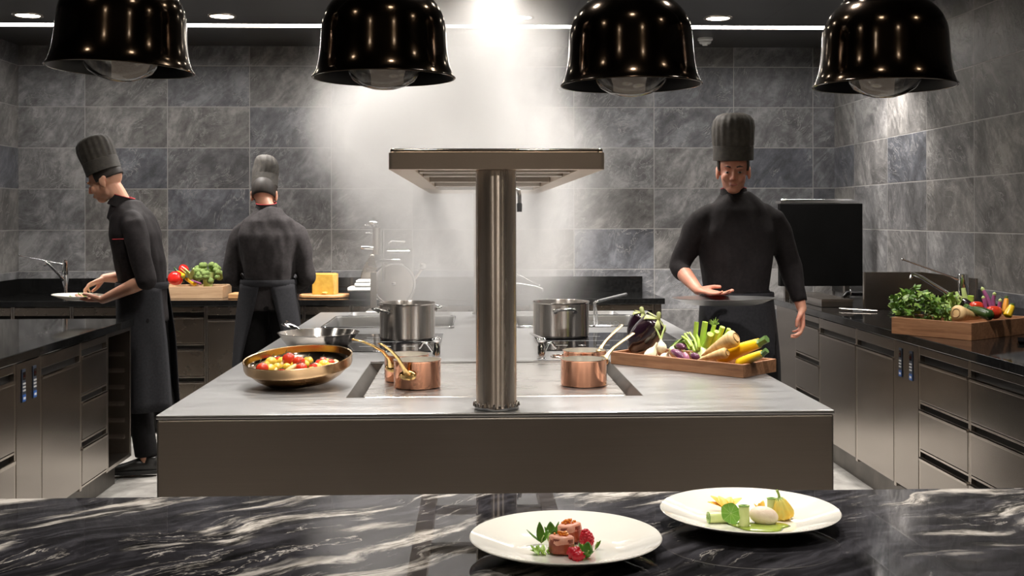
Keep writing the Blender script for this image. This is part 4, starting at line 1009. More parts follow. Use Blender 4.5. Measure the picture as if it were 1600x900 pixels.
def saucepan(c, r, h, handle, label, m_h, loop=False, z0=.8995):
    """handle: world points from the rivet plate outward"""
    t = thing('copper_saucepan', label, 'saucepan', T(c.x, c.y, z0))
    prof = [(0, 0), (r - .006, 0), (r - .001, .002), (r, .006), (r, h - .003), (r + .002, h), (r + .0018, h + .0012), (r - .0016, h + .0012)]
    obj('copper_body', MB().lathe(prof, 80), m_copper, t, smooth=35)
    obj('tin_lining', MB().lathe([(r - .0018, h + .001), (r - .0026, h - .003), (r - .0026, .006), (r - .006, .004), (0, .004)], 80), m_tin, t, smooth=35)
    wd = [(.014, .0045), (.008, .0055), (.0065, .0055), (.0068, .0045), (.009, .0036), (.0105, .003)]
    k = len(handle); rad = [wd[min(5, round(i * 5 / (k - 1)))] for i in range(k)]
    hd = obj('handle', MB().tube(handle, rad, 12, flat=(0, 0, 1) if not loop else (0, -.3, 1), roundcap=True), m_h, t, w=True)
    d = (Vector((handle[0].x, handle[0].y, 0)) - Vector((c.x, c.y, 0))).normalized(); ang = math.degrees(math.atan2(d.y, d.x))
    Mp = T(c.x + d.x * (r + .002), c.y + d.y * (r + .002), handle[0].z - .004) @ RZ(ang) @ RY(90)
    obj('bracket', MB().ell((0, 0, 0), (.016, .030, .005), Mp, 20, 8), m_h, hd, w=True)
    for dx, dy in ((0, .02), (0, -.02), (.009, 0)): obj('rivet', MB().ell((dx, dy, .004), (.004, .004, .003), Mp, 10, 6), m_h, hd, w=True)
    e0, e1 = handle[-1], handle[-2]; v = (e1 - e0).normalized(); up = Vector((0, 0, 1)); up = (up - v * up.dot(v)).normalized()
    mb = MB(); 
    for s_ in (1, -1): mb.tube([e0 + v * .004 + up * .0034 * s_, e0 + v * .018 + up * .0034 * s_], [(.004, .0007), (.003, .0007)], 10, flat=up, roundcap=True)
    obj('hang_hole', mb, m_rubber, hd, w=True)
    return t
def mk(pxs, ys):
    return [PY(x, y, Y) for (x, y), Y in zip(pxs, ys)]
z0g = .8992
c1 = PZ(652, 610, z0g); c1 = Vector((PY(652, 590, c1.y + .077).x, c1.y + .077, 0))
saucepan(c1, .0765, .0885, mk(((636, 585), (630, 574), (622, 560), (611, 548), (601, 541), (593, 537)), (c1.y - .078, c1.y - .10, c1.y - .12, c1.y - .14, c1.y - .155, c1.y - .165)), 'copper saucepan with brass handle in front on the left of the griddle', m_brass)
c2 = PZ(635, 599, z0g); c2 = Vector((PY(635.5, 590, c2.y + .074).x, c2.y + .074, 0))
saucepan(c2, .075, .0885, mk(((611, 573), (607, 560), (598, 549), (584, 541), (567, 534), (551, 530)), (c2.y - .068, c2.y - .09, c2.y - .11, c2.y - .13, c2.y - .15, c2.y - .165)), 'rear left copper saucepan mostly hidden behind the front one', m_brass)
c3 = PZ(912, 607, z0g); c3 = Vector((PY(912, 590, c3.y + .077).x, c3.y + .077, 0))
saucepan(c3, .0755, .0855, mk(((944, 561), (951, 552), (959, 544), (970, 535), (982, 526), (989, 521)), (c3.y + .035, c3.y + .05, c3.y + .06, c3.y + .075, c3.y + .09, c3.y + .1)), 'copper saucepan with pale handle in front on the right of the griddle', m_palebrass)
c4 = Vector((PY(913.5, 560, 3.98).x, 3.98, 0))
t4 = saucepan(c4, .0755, .0855, mk(((936, 549), (940, 542), (947, 533), (956, 523), (966, 513), (971, 508)), (c4.y + .045, c4.y + .06, c4.y + .07, c4.y + .085, c4.y + .1, c4.y + .11)), 'rear right copper saucepan with only its rim and handle showing', m_palebrass)
lp = [c4 + Vector((-.072 - .045 * math.sin(R(a)), .035 * math.cos(R(a)) - .0, z0g + .064)) for a in range(0, 181, 20)]
obj('loop_handle', MB().tube(lp, (.004, .005), 10), m_potsteel, t4, w=True)

# grey-gripped basket handle hooked over the right basin
t = thing('basket_handle', 'grey-gripped wire basket handle rising from the basin behind the right pot', 'basket', T(*PY(935, 500, 5.75)))
g = [PY(x, y, 5.72) for x, y in ((937, 470), (978, 460))]
obj('grip', MB().tube(g, [(.010, .008), (.010, .008)], 14, roundcap=True), simple('grey_grip', (.16, .16, .165), (.12, .12, .125), rough=.5), t, w=True)
obj('wire', MB().tube([g[0] + (g[1] - g[0]) * .1, PY(928, 473, 5.72), PY(928.5, 492, 5.72), PY(929, 508, 5.78)], .005, 10, roundcap=True).tube([g[0] + (g[1] - g[0]) * .1 + Vector((0, .02, 0)), PY(930, 471, 5.74), PY(932.5, 490, 5.74), PY(933, 508, 5.8)], .005, 10, roundcap=True), m_chrome, t, w=True)
bx0, bx1 = PY(905, 505, 5.85).x, PY(975, 505, 5.85).x
mb = MB()
for k in range(12):
    x = bx0 + (bx1 - bx0) * k / 11; mb.tube([(x, 5.78, .89), (x, 5.78, .76), (x, 6.1, .76), (x, 6.1, .89)], .0015, 5)
for k in range(9):
    z = .76 + .13 * k / 8; mb.tube([(bx0, 5.78, z), (bx1, 5.78, z), (bx1, 6.1, z), (bx0, 6.1, z)], .0015, 5, closed=True)
obj('wire_basket', mb, m_chrome, t, w=True)

# ------------------------------------------------------------------ bronze pan with tomatoes (tilted towards the camera)
Rb = .177
prof = [(0, 0), (.100, 0), (.116, .0035), (.140, .018), (.156, .033), (.164, .0405), (.1655, .0425), (.1735, .0455), (Rb, .054), (Rb + .001, .077), (Rb + .0025, .079), (Rb + .001, .0805), (Rb - .003, .079), (Rb - .004, .057), (.168, .048), (.152, .037), (.134, .021), (.112, .0085), (0, .005)]
Mt = RX(6.2) @ RY(-3.0)
mbp = MB().lathe(prof, 96)
mz = min((Mt @ v).z for v in mbp.v)
cc = PZ(466, 600, .9); pcx = PY(468, 575, 3.79).x
MP = T(pcx, 3.79, .9005 - mz) @ Mt
t = thing('bronze_pan', 'tilted bronze pan full of cherry tomatoes at the left of the island', 'pan', MP)
o_ = MB().lathe(prof[:14], 96); i_ = MB().lathe(prof[13:], 96)
obj('pan_outside', o_, m_bronze, t, smooth=35); obj('pan_inside', i_, m_paninner, t, smooth=35)
pn = MP.to_3x3() @ Vector((0, 0, 1))
def QP(px, py, h): 
    v = PP(px, py, MP @ Vector((0, 0, h)), pn); l = MP.inverted() @ v; q = math.hypot(l.x, l.y)
    lim = .138
    if q > lim: l.x *= lim / q; l.y *= lim / q; v = MP @ l
    return v
def ctom(c, r, m, label, cat, stem=True, group=None, tilt=(0, 0)):
    t = thing(('red' if m is m_tomato else 'yellow') + '_cherry_tomato', label, cat, T(*c) @ RX(tilt[0]) @ RY(tilt[1]), group)
    obj('flesh', MB().ell((0, 0, 0), (r, r, r * .97), None, 18, 12), m, t, smooth=180)
    if stem:
        mb = MB()
        for k in range(5): mb.tube([(0, 0, r * .96), (r * .45 * math.cos(k * 1.26), r * .45 * math.sin(k * 1.26), r * 1.02), (r * .85 * math.cos(k * 1.26), r * .85 * math.sin(k * 1.26), r * .85)], [r * .06, r * .05, r * .02], 5)
        mb.tube([(0, 0, r * .9), (r * .1, 0, r * 1.25), (r * .4, 0, r * 1.5)], r * .05, 5)
        obj('stem', mb, simple_stem, t)
simple_stem = simple('dry_stem', (.07, .09, .03), (.03, .04, .015), rough=.7)
reds = [(410, 577, 9.5, 'red cherry tomato at the left rim of the bronze pan'), (451, 561, 9.5, 'biggest red cherry tomato, topmost of the pan heap'), (467, 566, 9, 'red cherry tomato just right of the topmost one'),
        (471, 576, 8.5, 'red cherry tomato in the front middle of the pan'), (489.5, 574, 6.5, 'small red cherry tomato with dark star stem, right of the middle'), (432, 562, 6, 'small red cherry tomato behind, left of the topmost'),
        (505, 564, 6, 'small red cherry tomato at the back right of the heap'), (517, 567, 5.5, 'red cherry tomato third from the right pan rim'), (524, 574, 6.5, 'red cherry tomato nearest the right front of the pan'), (440, 583, 6.5, 'half-hidden red cherry tomato at the front pan edge'), (498, 567, 5, 'tiny red cherry tomato between two larger at the back')]
for k, (x, y, r_, lb) in enumerate(reds):
    rr = r_ * 3.75 / 1780; rr *= 1.1; ctom(QP(x, y, .042 + rr * .4 + (.012 if k in (1, 2) else 0)), rr, m_tomato, lb, 'tomato', True, None, ((k * 37) % 50 - 25, (k * 53) % 50 - 25))
yel = [(423, 567, 8.5, 'yellow cherry tomato above the leftmost red one'), (422, 578, 8, 'yellow cherry tomato beside the leftmost red one'), (441, 566, 7.5, 'yellow cherry tomato left under the topmost red'), (481, 565, 7.5, 'yellow cherry tomato behind the middle reds'),
       (434, 575, 7, None), (506, 571, 8, 'yellow cherry tomato in the right half of the heap'), (516, 575, 7, None), (488, 581, 7, 'pale yellow tomato at the front rim right of the middle'), (429, 585, 5, None), (498, 575, 6, None), (531, 573, 5.5, 'yellow cherry tomato at the right end of the heap'), (460, 572, 6, None), (477, 570, 6, None), (448, 574, 6, None), (412, 570, 5.5, None), (457, 566, 6, None), (511, 566, 5, None)]
for k, (x, y, r_, lb) in enumerate(yel):
    rr = r_ * 3.75 / 1780; g_ = None if lb else 'yellow tomatoes buried in the pan heap'
    rr *= 1.2; ctom(QP(x, y, .038 + rr * .3), rr, m_ytomato, lb or 'yellow cherry tomato buried among others in the bronze pan', 'tomato', k % 3 == 0 and bool(lb), g_, ((k * 31) % 50 - 25, 0))
wed = [(453, 578, 24, 10, 35, 'long roasted wedge standing out at the front of the pan'), (471, 583, 22, 7, 20, 'flat roasted wedge along the front pan edge'), (527, 567, 12, 7, -40, 'pale roasted wedge at the right end of the heap'), (503, 580, 16, 7, 10, None), (440, 571, 14, 7, 60, None), (495, 571, 12, 7, -20, None), (484, 586, 12, 5, 0, None), (430, 581, 12, 6, 70, None), (514, 578, 12, 6, 25, None)]
for k, (x, y, l, w__, a, lb) in enumerate(wed):
    s_ = 3.75 / 1780; c = QP(x, y, .044); mb = MB().ell((0, 0, 0), (l * s_ * .62, w__ * s_ * .7, w__ * s_ * .5), None, 16, 10, lambda q, z: 1 + .06 * math.sin(2 * q + 3 * z))
    one('roast_wedge', mb, m_cooked, lb or 'small roasted wedge tucked among the pan tomatoes', 'roast vegetable', None if lb else 'small roasted wedges in the pan', M=T(*c) @ RX(6) @ RY(-a) @ RZ(a * .5), smooth=180)
# ------------------------------------------------------------------ served plates
def plate(c, r, label, M=None):
    prof = [(0, 0), (.5 * r, 0), (.52 * r, .001), (.56 * r, .004), (.80 * r, .015), (.97 * r, .0255), (r, .0275), (r + .0008, .029), (r - .0006, .0302), (.965 * r, .0285), (.78 * r, .0185), (.60 * r, .0095), (.50 * r, .0065), (.2 * r, .0055), (0, .0055)]
    return one('dinner_plate', MB().lathe(prof, 128), m_porc, label, 'plate', M=M or T(*c), smooth=40)
p1 = PZ(883.5, 838, .928); plate((p1.x, p1.y, .9005), .1565, 'cream plate with meat rolls, leaves and raspberries, nearest the front')
p2 = PZ(1171, 796.5, .928); plate((p2.x, p2.y, .9005), .1575, 'cream plate with yellow blossoms and zucchini rolls, behind to the right')
zs = .907
def F1(px, py, z=0): return PZ(px, py, zs + z)
def noisy(name, c1, c2, **k): return simple(name, c1, c2, **k)
m_meat = simple('pink_meat', (.80, .42, .30), (.70, .28, .18), rough=.35, scale=60)
m_seared = simple('seared_crust', (.42, .10, .04), (.20, .03, .015), rough=.4, scale=40)
m_roe = simple('orange_roe', (.90, .30, .03), (.85, .22, .02), rough=.08, Coat_Weight=.6, Transmission_Weight=.2)
m_rasp = simple('raspberry', (.60, .015, .03), (.42, .008, .02), rough=.3, scale=40)
m_raspin = simple('raspberry_inside', (.72, .12, .14), (.55, .04, .05), rough=.5, scale=60)
m_pleaf = simple('salad_leaf', (.10, .24, .02), (.05, .15, .012), rough=.38, scale=60)
m_pleafl = simple('frilly_leaf', (.34, .50, .08), (.2, .36, .04), rough=.4, scale=60)
def meat(px, py, r, h, tx, ty, label, rx, ry, nroe):
    c = PZ(px, py, zs); t = thing('meat_roll', label, 'meat', T(*c) @ RX(tx) @ RY(ty))
    obj('crust', MB().lathe([(0, 0), (r * .9, .0005), (r, r * .15), (r * 1.02, h * .5), (r, h * .86), (r * .96, h * .87), (0, h * .86)], 36, None, lambda a, z: 1 + .04 * math.sin(5 * a + z * 200)), m_seared, t, smooth=50)
    obj('meat_top', MB().lathe([(r * .985, h * .5), (r * 1.03, h * .62), (r * .99, h * .93), (r * .85, h), (0, h * 1.02)], 36, None, lambda a, z: 1 + .03 * math.sin(4 * a + 2)), m_meat, t, smooth=60)
    random.seed(int(px)); mb = MB()
    for k in range(nroe):
        a = random.uniform(0, 6.28); q = r * .55 * random.random() ** .5; lv = random.choice((0, 0, 1)); mb.ell((q * math.cos(a) * 1.2 * (1 - .4 * lv), q * math.sin(a) * (1 - .4 * lv), h * 1.02 + .0015 + .0028 * lv), .0021, None, 10, 6)
    setp(obj('orange_roe', mb, m_roe, t, smooth=180), kind='stuff')
    return t
meat(876, 864, .0200, .028, -6, 4, 'roll of pink meat topped with a strip of orange roe, nearer one', 1, 1, 34)
meat(893, 846, .0195, .030, -6, -8, 'roll of pink meat with a high cap of orange roe, farther one', 1, 1, 40)
def raspberry(c, r, h, label, M=None, half=False):
    t = thing('raspberry', label, 'raspberry', T(*c) @ (M if M is not None else Matrix.Identity(4)))
    mb = MB(); rows = 7
    for i in range(rows):
        u = i / (rows - 1); rr = r * (math.sin(math.pi * (.18 + .74 * u)) ** .7) * (1 - .25 * u); n = max(3, int(rr / (r * .22) * 1.6) + 2)
        for k in range(n):
            a = 2 * math.pi * (k + .5 * (i % 2)) / n
            if half and math.cos(a) < -.1: continue
            mb.ell((rr * .85 * math.cos(a), rr * .85 * math.sin(a), h * (.08 + .82 * u)), r * .26, None, 8, 6)
    obj('drupelets', mb, m_rasp, t, smooth=180)
    obj('core', MB().ell((0, 0, h * .48), (r * .82, r * .82, h * .46), None, 16, 10), m_rasp, t, smooth=180)
raspberry(PZ(919, 852, zs), .0125, .027, 'whole raspberry standing at the right of the meat rolls', RY(-12))
raspberry(PZ(888, 869, zs + .004), .0115, .022, 'cut raspberry in front of the near meat roll, upper one', RY(60) @ RZ(60), True)
raspberry(PZ(893, 872, zs + .003), .0105, .022, 'cut raspberry lowest at the front of the plate', RY(75) @ RZ(40), True)
raspberry(PZ(871, 838, zs + .002), .0085, .014, 'small raspberry bit between leaves and the far meat roll', RY(20))
def sprig(px, py, leaves, label, m=m_pleaf, name='salad_leaf', z=0):
    c = PZ(px, py, zs + z); t = thing(name, label, 'salad leaf', T(*c)); 
    for (rz, rx, L, W) in leaves:
        obj('leaf_blade', MB().leaf(RZ(rz) @ RX(rx), L * 1.25, W * 1.45, .25, .25, 0, 7), m, t, smooth=180, solid=.0006)
    obj('stalk', MB().tube([(0, 0, -.001), (.001, .001, .006), (.004, .0, .012)], .0012, 6), m_palestem, t)
sprig(846, 848, ((95, 28, .026, .0068), (20, 62, .026, .006), (60, 40, .012, .004), (-60, 40, .018, .006)), 'dark salad sprig reaching out to the left of the plate', z=.003)
sprig(862, 842, ((10, 55, .022, .0075), (-70, 50, .024, .005), (60, 40, .018, .006)), 'salad sprig behind the near meat roll')
sprig(866, 856, ((5, 72, .022, .008), (160, 30, .014, .005)), 'broad salad leaf standing against the near meat roll', z=.006)
sprig(884, 853, ((0, 80, .017, .0055),), 'small dark leaf tip standing between both meat rolls', z=.010)
sprig(916, 872, ((-20, 50, .02, .008), (60, 45, .02, .008), (170, 25, .016, .006), (-120, 30, .015, .006)), 'round dark leaves at the front below the whole raspberry')
sprig(930, 858, ((-80, 40, .013, .005),), 'tiny leaf peeking out right of the whole raspberry')
random.seed(21)
def frilly(px, py, n, s_, label):
    c = PZ(px, py, zs); t = thing('frilly_lettuce', label, 'salad leaf', T(*c)); mb = MB()
    for k in range(n): mb.leaf(T(random.uniform(-s_, s_), random.uniform(-s_ * .5, s_ * .5), 0) @ RZ(random.uniform(-80, 80)) @ RX(random.uniform(15, 80)), s_ * random.uniform(.9, 1.5), s_ * .4, random.uniform(-.3, .3), .5, 3, 7)
    obj('leaves', mb, m_pleafl, t, smooth=180, solid=.0005)
frilly(850, 866, 10, .013, 'light frilly lettuce at the left front of the meat rolls')
frilly(906, 862, 7, .010, 'light frilly lettuce between cut and whole raspberry')
frilly(856, 846, 7, .010, 'light frilly lettuce behind the dark sprigs')

m_sauce = simple('green_sauce', (.30, .38, .06), (.22, .30, .04), rough=.18, Coat_Weight=.5)
m_ice = simple('ivory_ice_cream', (.84, .70, .56), (.78, .62, .48), rough=.45, scale=90, bump=.2)
m_zroll = simple('pale_zucchini_flesh', (.72, .76, .36), (.60, .68, .24), rough=.3, scale=30)
m_zskin = simple('zucchini_skin_edge', (.14, .32, .04), (.08, .22, .02), rough=.35, scale=60)
m_blossom = simple('blossom_petal', (.90, .56, .06), (.72, .62, .14), rough=.55, scale=40, stretch=(1, 1, 1))
m_petal = simple('pale_yellow_petal', (.92, .66, .16), (.90, .46, .03), rough=.5, scale=30)
m_nast = None
n_ = N('nasturtium_leaf'); o3 = n_.obj(); s3 = n_.sep(o3); ang = n_.math('ARCTAN2', s3[1], s3[0]); rad_ = n_.math('SQRT', n_.math('ADD', n_.math('MULTIPLY', s3[0], s3[0]), n_.math('MULTIPLY', s3[1], s3[1])))
fr_ = n_.math('FRACT', n_.math('MULTIPLY', ang, 9 / 6.28318)); dd_ = n_.math('MULTIPLY', n_.math('ABSOLUTE', n_.math('SUBTRACT', fr_, .5)), rad_)
vein = n_.mapr(dd_, .0, .0005, .75, 0)
m_nast = n_.bsdf(Base_Color=n_.mix(vein, n_.ramp(n_.noise(o3, 80, 3), [(.3, (.13, .32, .03)), (.7, (.22, .44, .05))]), (.62, .72, .32)), Roughness=.45)
def F2(px, py, z=0): return PZ(px, py, zs + z)
c = F2(1190, 823); 
sb = MB().lathe([(0, .003), (.02, .003), (.032, .002), (.036, 0), (0, -.0005)], 48, T(*c) @ S(1.35, .9, 1), lambda a, z: 1 + .10 * math.sin(3 * a) + .06 * math.sin(5 * a + 1))
one('green_sauce', sb, m_sauce, 'pool of green sauce under the white ice cream scoop', 'sauce', smooth=180)
c = F2(1196, 822); one('ice_cream_scoop', MB().ell((0, 0, .0), (.0255, .0165, .0165), T(c.x, c.y + .012, zs + .0150) @ RZ(-12) @ RY(8), 32, 18, lambda a, z: 1.0), m_ice, 'smooth white oval scoop in the middle of the blossom plate', 'ice cream', smooth=180)
def zroll(M, r, h, label):
    t = thing('zucchini_roll', label, 'zucchini roll', M)
    obj('roll', MB().lathe([(0, .001), (r * .93, .0), (r, .001), (r * 1.0, h - .001), (r * .94, h), (0, h - .0006)], 32), m_zroll, t, smooth=40)
    for z in (0.0008, h - .0008): obj('skin_rim', MB().tube([(r * 1.0 * math.cos(k * .2), r * 1.0 * math.sin(k * .2), z) for k in range(31)], .0008, 6), m_zskin, t)
    obj('skin_spiral', MB().tube([(r * (.85 - .02 * k) * math.cos(k * .45), r * (.85 - .02 * k) * math.sin(k * .45), h - .0001) for k in range(34)], .0005, 5), m_zskin, t)
zroll(T(*F2(1163, 823)) @ RX(-4), .0092, .037, 'standing zucchini roll left of the white scoop')
zroll(T(*F2(1206, 806, .004)) @ RX(-3), .0080, .032, 'standing zucchini roll beside the tall yellow blossom')
q1, q2 = F2(1106, 809, .009), F2(1140, 808, .0085); zroll(aim(q2, q1) @ RY(90), .0098, (q2 - q1).length, 'zucchini roll lying on its side with its spiral end showing')
q = F2(1146, 816, .002); zroll(T(*q) @ RX(20), .011, .006, 'flat zucchini slice lying under the round leaf')
nl = F2(1141, 812, .012); Mn = T(nl.x, nl.y - .004, nl.z + .012) @ RX(62) @ RY(12)
one('nasturtium_leaf', MB().lathe([(0, .001), (.006, .0005), (.012, .0), (.0185, .001), (.0185, .0004), (.012, -.0007), (0, 0)], 40, None, lambda a, z: 1 + .04 * math.cos(5 * a)), m_nast, 'round green leaf with pale radiating veins leaning on the zucchini roll', 'leaf', M=Mn, smooth=60)
def blossom(M, L, r, label, stem=True):
    t = thing('zucchini_blossom', label, 'blossom', M)
    fn = lambda a, z: 1 + .09 * math.cos(10 * a) + .03 * math.sin(3 * a)
    obj('petals', MB().lathe([(0, 0), (r * .5, .0005), (r * .95, L * .10), (r, L * .28), (r * .80, L * .55), (r * .55, L * .8), (r * .35, L * .93), (0, L * .95)], 60, None, fn), m_blossom, t, smooth=180)
    mb = MB()
    for k in range(5): mb.leaf(T(0, 0, L * .95) @ RZ(72 * k) @ RX(-68), L * .35, .002, .1, .2, n=3)
    mb.lathe([(r * .42, L * .88), (r * .30, L * .96), (0, L * .99)], 20); obj('calyx', mb, m_stem, t, smooth=180)
    obj('stem', MB().tube([(0, 0, L * .95), (.0005, 0, L * 1.1), (-.001, 0, L * 1.32)], [.0026, .0022, .0024], 10), m_stem, t)
blossom(T(*F2(1226, 811)) @ RY(-14), .041, .0185, 'tall yellow blossom standing on its petals, stem up')
random.seed(4); c = F2(1128, 797, .006)
t = thing('blossom_petals', 'orange and yellow open blossom behind the round leaf', 'blossom', T(*c))
for rz, rx, L, W in ((80, 30, .036, .013), (50, 42, .038, .013), (20, 46, .032, .012), (-30, 42, .032, .013), (-62, 34, .040, .013)):
    obj('petal', MB().leaf(T(.008, 0, 0) @ RZ(rz) @ RX(rx), L, W, -.15, .3, 0, 8), m_petal, t, smooth=180, solid=.0006)
c = F2(1188, 800, .002); t = thing('loose_petals', 'small yellow petals behind the white scoop', 'petals', T(*c))
for rz, rx, L, W in ((70, 40, .018, .007), (-40, 45, .022, .008), (10, 60, .016, .007)):
    obj('petal', MB().leaf(RZ(rz) @ RX(rx), L, W, .2, .3, 0, 6), m_petal, t, smooth=180, solid=.0006)
# ------------------------------------------------------------------ people
m_skin = simple('skin', (.66, .36, .25), (.56, .28, .18), rough=.45, scale=12, Subsurface_Weight=.12)
m_skin_r = simple('flushed_skin', (.66, .32, .22), (.56, .22, .15), rough=.45, scale=12, Subsurface_Weight=.12)
m_hair = simple('dark_hair', (.022, .014, .010), (.010, .007, .005), rough=.6, scale=60, stretch=(1, 1, .2))
m_jacket = simple('black_chef_jacket', (.014, .011, .012), (.009, .007, .008), rough=.8, scale=60, bump=.15, Specular_IOR_Level=.25)
m_jacket_lit = simple('lit_chef_jacket', (.030, .026, .027), (.021, .018, .019), rough=.85, scale=60, bump=.15, Specular_IOR_Level=.25)  # lighter copy of the black jacket, stronger light put into its colour
m_apron = simple('charcoal_apron', (.020, .020, .023), (.014, .014, .017), rough=.85, scale=80, bump=.15, Specular_IOR_Level=.25)
m_trouser = simple('black_trousers', (.008, .007, .008), (.005, .005, .005), rough=.9, scale=60, Specular_IOR_Level=.15)
m_toque = simple('dark_toque', (.055, .048, .040), (.034, .030, .026), rough=.7, scale=40, bump=.1)
m_shoe = simple('black_leather_shoe', (.018, .017, .016), (.010, .010, .010), rough=.3, scale=30)
m_sole = simple('shoe_sole', (.02, .02, .02), rough=.7)
m_red = simple('red_piping', (.42, .02, .03), (.35, .015, .02), rough=.6)
m_eye = simple('eye_dark', (.03, .02, .015), rough=.1)
m_eyew = simple('eye_white', (.45, .42, .40), rough=.3)
m_lipm = simple('lips', (.50, .18, .14), rough=.5)
def remeshed(name, mb, m, parent, vox, smooth_it=4, wr=0, M=None, wscale=9, red=0):
    me = bpy.data.meshes.new('tmp'); me.from_pydata([tuple(v) for v in mb.v], [], mb.f)
    bm = bmesh.new(); bm.from_mesh(me); bmesh.ops.recalc_face_normals(bm, faces=bm.faces); bm.to_mesh(me); bm.free()
    o = bpy.data.objects.new(name, me); C.objects.link(o)
    r = o.modifiers.new('r', 'REMESH'); r.mode = 'VOXEL'; r.voxel_size = vox
    if smooth_it:
        s_ = o.modifiers.new('s', 'SMOOTH'); s_.factor = .5; s_.iterations = smooth_it
    dg = bpy.context.evaluated_depsgraph_get(); me2 = bpy.data.meshes.new_from_object(o.evaluated_get(dg))
    o.modifiers.clear(); o.data = me2; me2.name = name; me2.materials.clear(); me2.materials.append(m); me2.shade_smooth()
    if wr:
        nn = [v.normal.copy() for v in me2.vertices]
        for v, q in zip(me2.vertices, nn):
            p = v.co; f = mnoise.noise(Vector((p.x * wscale, p.y * wscale, p.z * wscale * .55))) + .6 * mnoise.noise(Vector((p.x * wscale * 2.3 + 5, p.y * wscale * 2.3, p.z * wscale * 1.1)))
            v.co = p + q * (f * wr)
    o.parent = parent; WM[o.name] = WM[parent.name]
    return o
def V(*a): return Vector(a)
def limb(mb, pts, rads, seg=16): mb.tube(pts, rads, seg, roundcap=True)
def loft(mb, secs, seg=28):
    """secs: (cx, cy, z, rx, ry[, tilt])"""
    vs = []; fs = []
    for (cx, cy, z, rx, ry) in secs:
        for k in range(seg):
            a = 2 * math.pi * k / seg; c_, s_ = math.cos(a), math.sin(a)
            e = .85; vs.append((cx + rx * math.copysign(abs(c_) ** e, c_), cy + ry * math.copysign(abs(s_) ** e, s_), z))
    n = len(secs)
    for i in range(n - 1):
        for k in range(seg): j = (k + 1) % seg; fs.append((i * seg + k, i * seg + j, (i + 1) * seg + j, (i + 1) * seg + k))
    fs.append(tuple(range(seg))); fs.append(tuple((n - 1) * seg + k for k in range(seg)))
    mb.add(vs, fs)
def hand(mb, W, D, Nn, side, curl=25, s_=1.0, spread=4, thumb_close=0):
    """W wrist, D unit direction of the fingers, Nn palm normal (palm faces Nn), side=+1 thumb on the +T side"""
    D = D.normalized(); Nn = (Nn - D * Nn.dot(D)).normalized(); Tt = D.cross(Nn).normalized() * side
    def L(t, d, n): return W + (Tt * t + D * d + Nn * n) * s_
    # palm as three flattened tubes fused
    for t, d0, d1, r0, r1 in ((.022, .0, .088, .014, .0125), (.004, -.01, .092, .016, .0125), (-.016, .0, .085, .015, .012), (-.030, .012, .074, .012, .011)):
        limb(mb, [L(t * .55, d0, 0), L(t * .9, (d0 + d1) / 2, 0), L(t, d1, -.002)], [r0 * s_, (r0 + r1) / 2 * s_ * 1.05, r1 * s_], 10)
    for t, d, ln, r in ((.0285, .088, .072, .0092), (.0095, .092, .080, .0095), (-.0095, .088, .074, .009), (-.0285, .076, .058, .008)):
        p = L(t, d, -.002); a = R(curl * .6); dr = D; pts = [L(t * .95, d - .02, -.002), p]; th = 0
        sp = R(spread) * (t / .02)
        for seg_, k in ((.46, .7), (.30, 1.3), (.24, 1.0)):
            th += R(curl) * k
            dv = D * math.cos(th) + Nn * math.sin(th) + Tt * math.sin(sp) * math.cos(th); p = p + dv.normalized() * ln * seg_ * s_; pts.append(p)
        limb(mb, pts, [r * s_ * q for q in (1, 1.02, .95, .88, .76)], 10)
    a0 = L(.018, .012, .004); c = R(thumb_close)
    a1 = L(.040, .036, .012 + .012 * math.sin(c)); a2 = L(.054 - .018 * math.sin(c), .062, .018 + .026 * math.sin(c)); a3 = L(.060 - .03 * math.sin(c), .088, .020 + .03 * math.sin(c))
    limb(mb, [a0, a1, a2, a3], [.0150 * s_, .0125 * s_, .0108 * s_, .0088 * s_], 10)

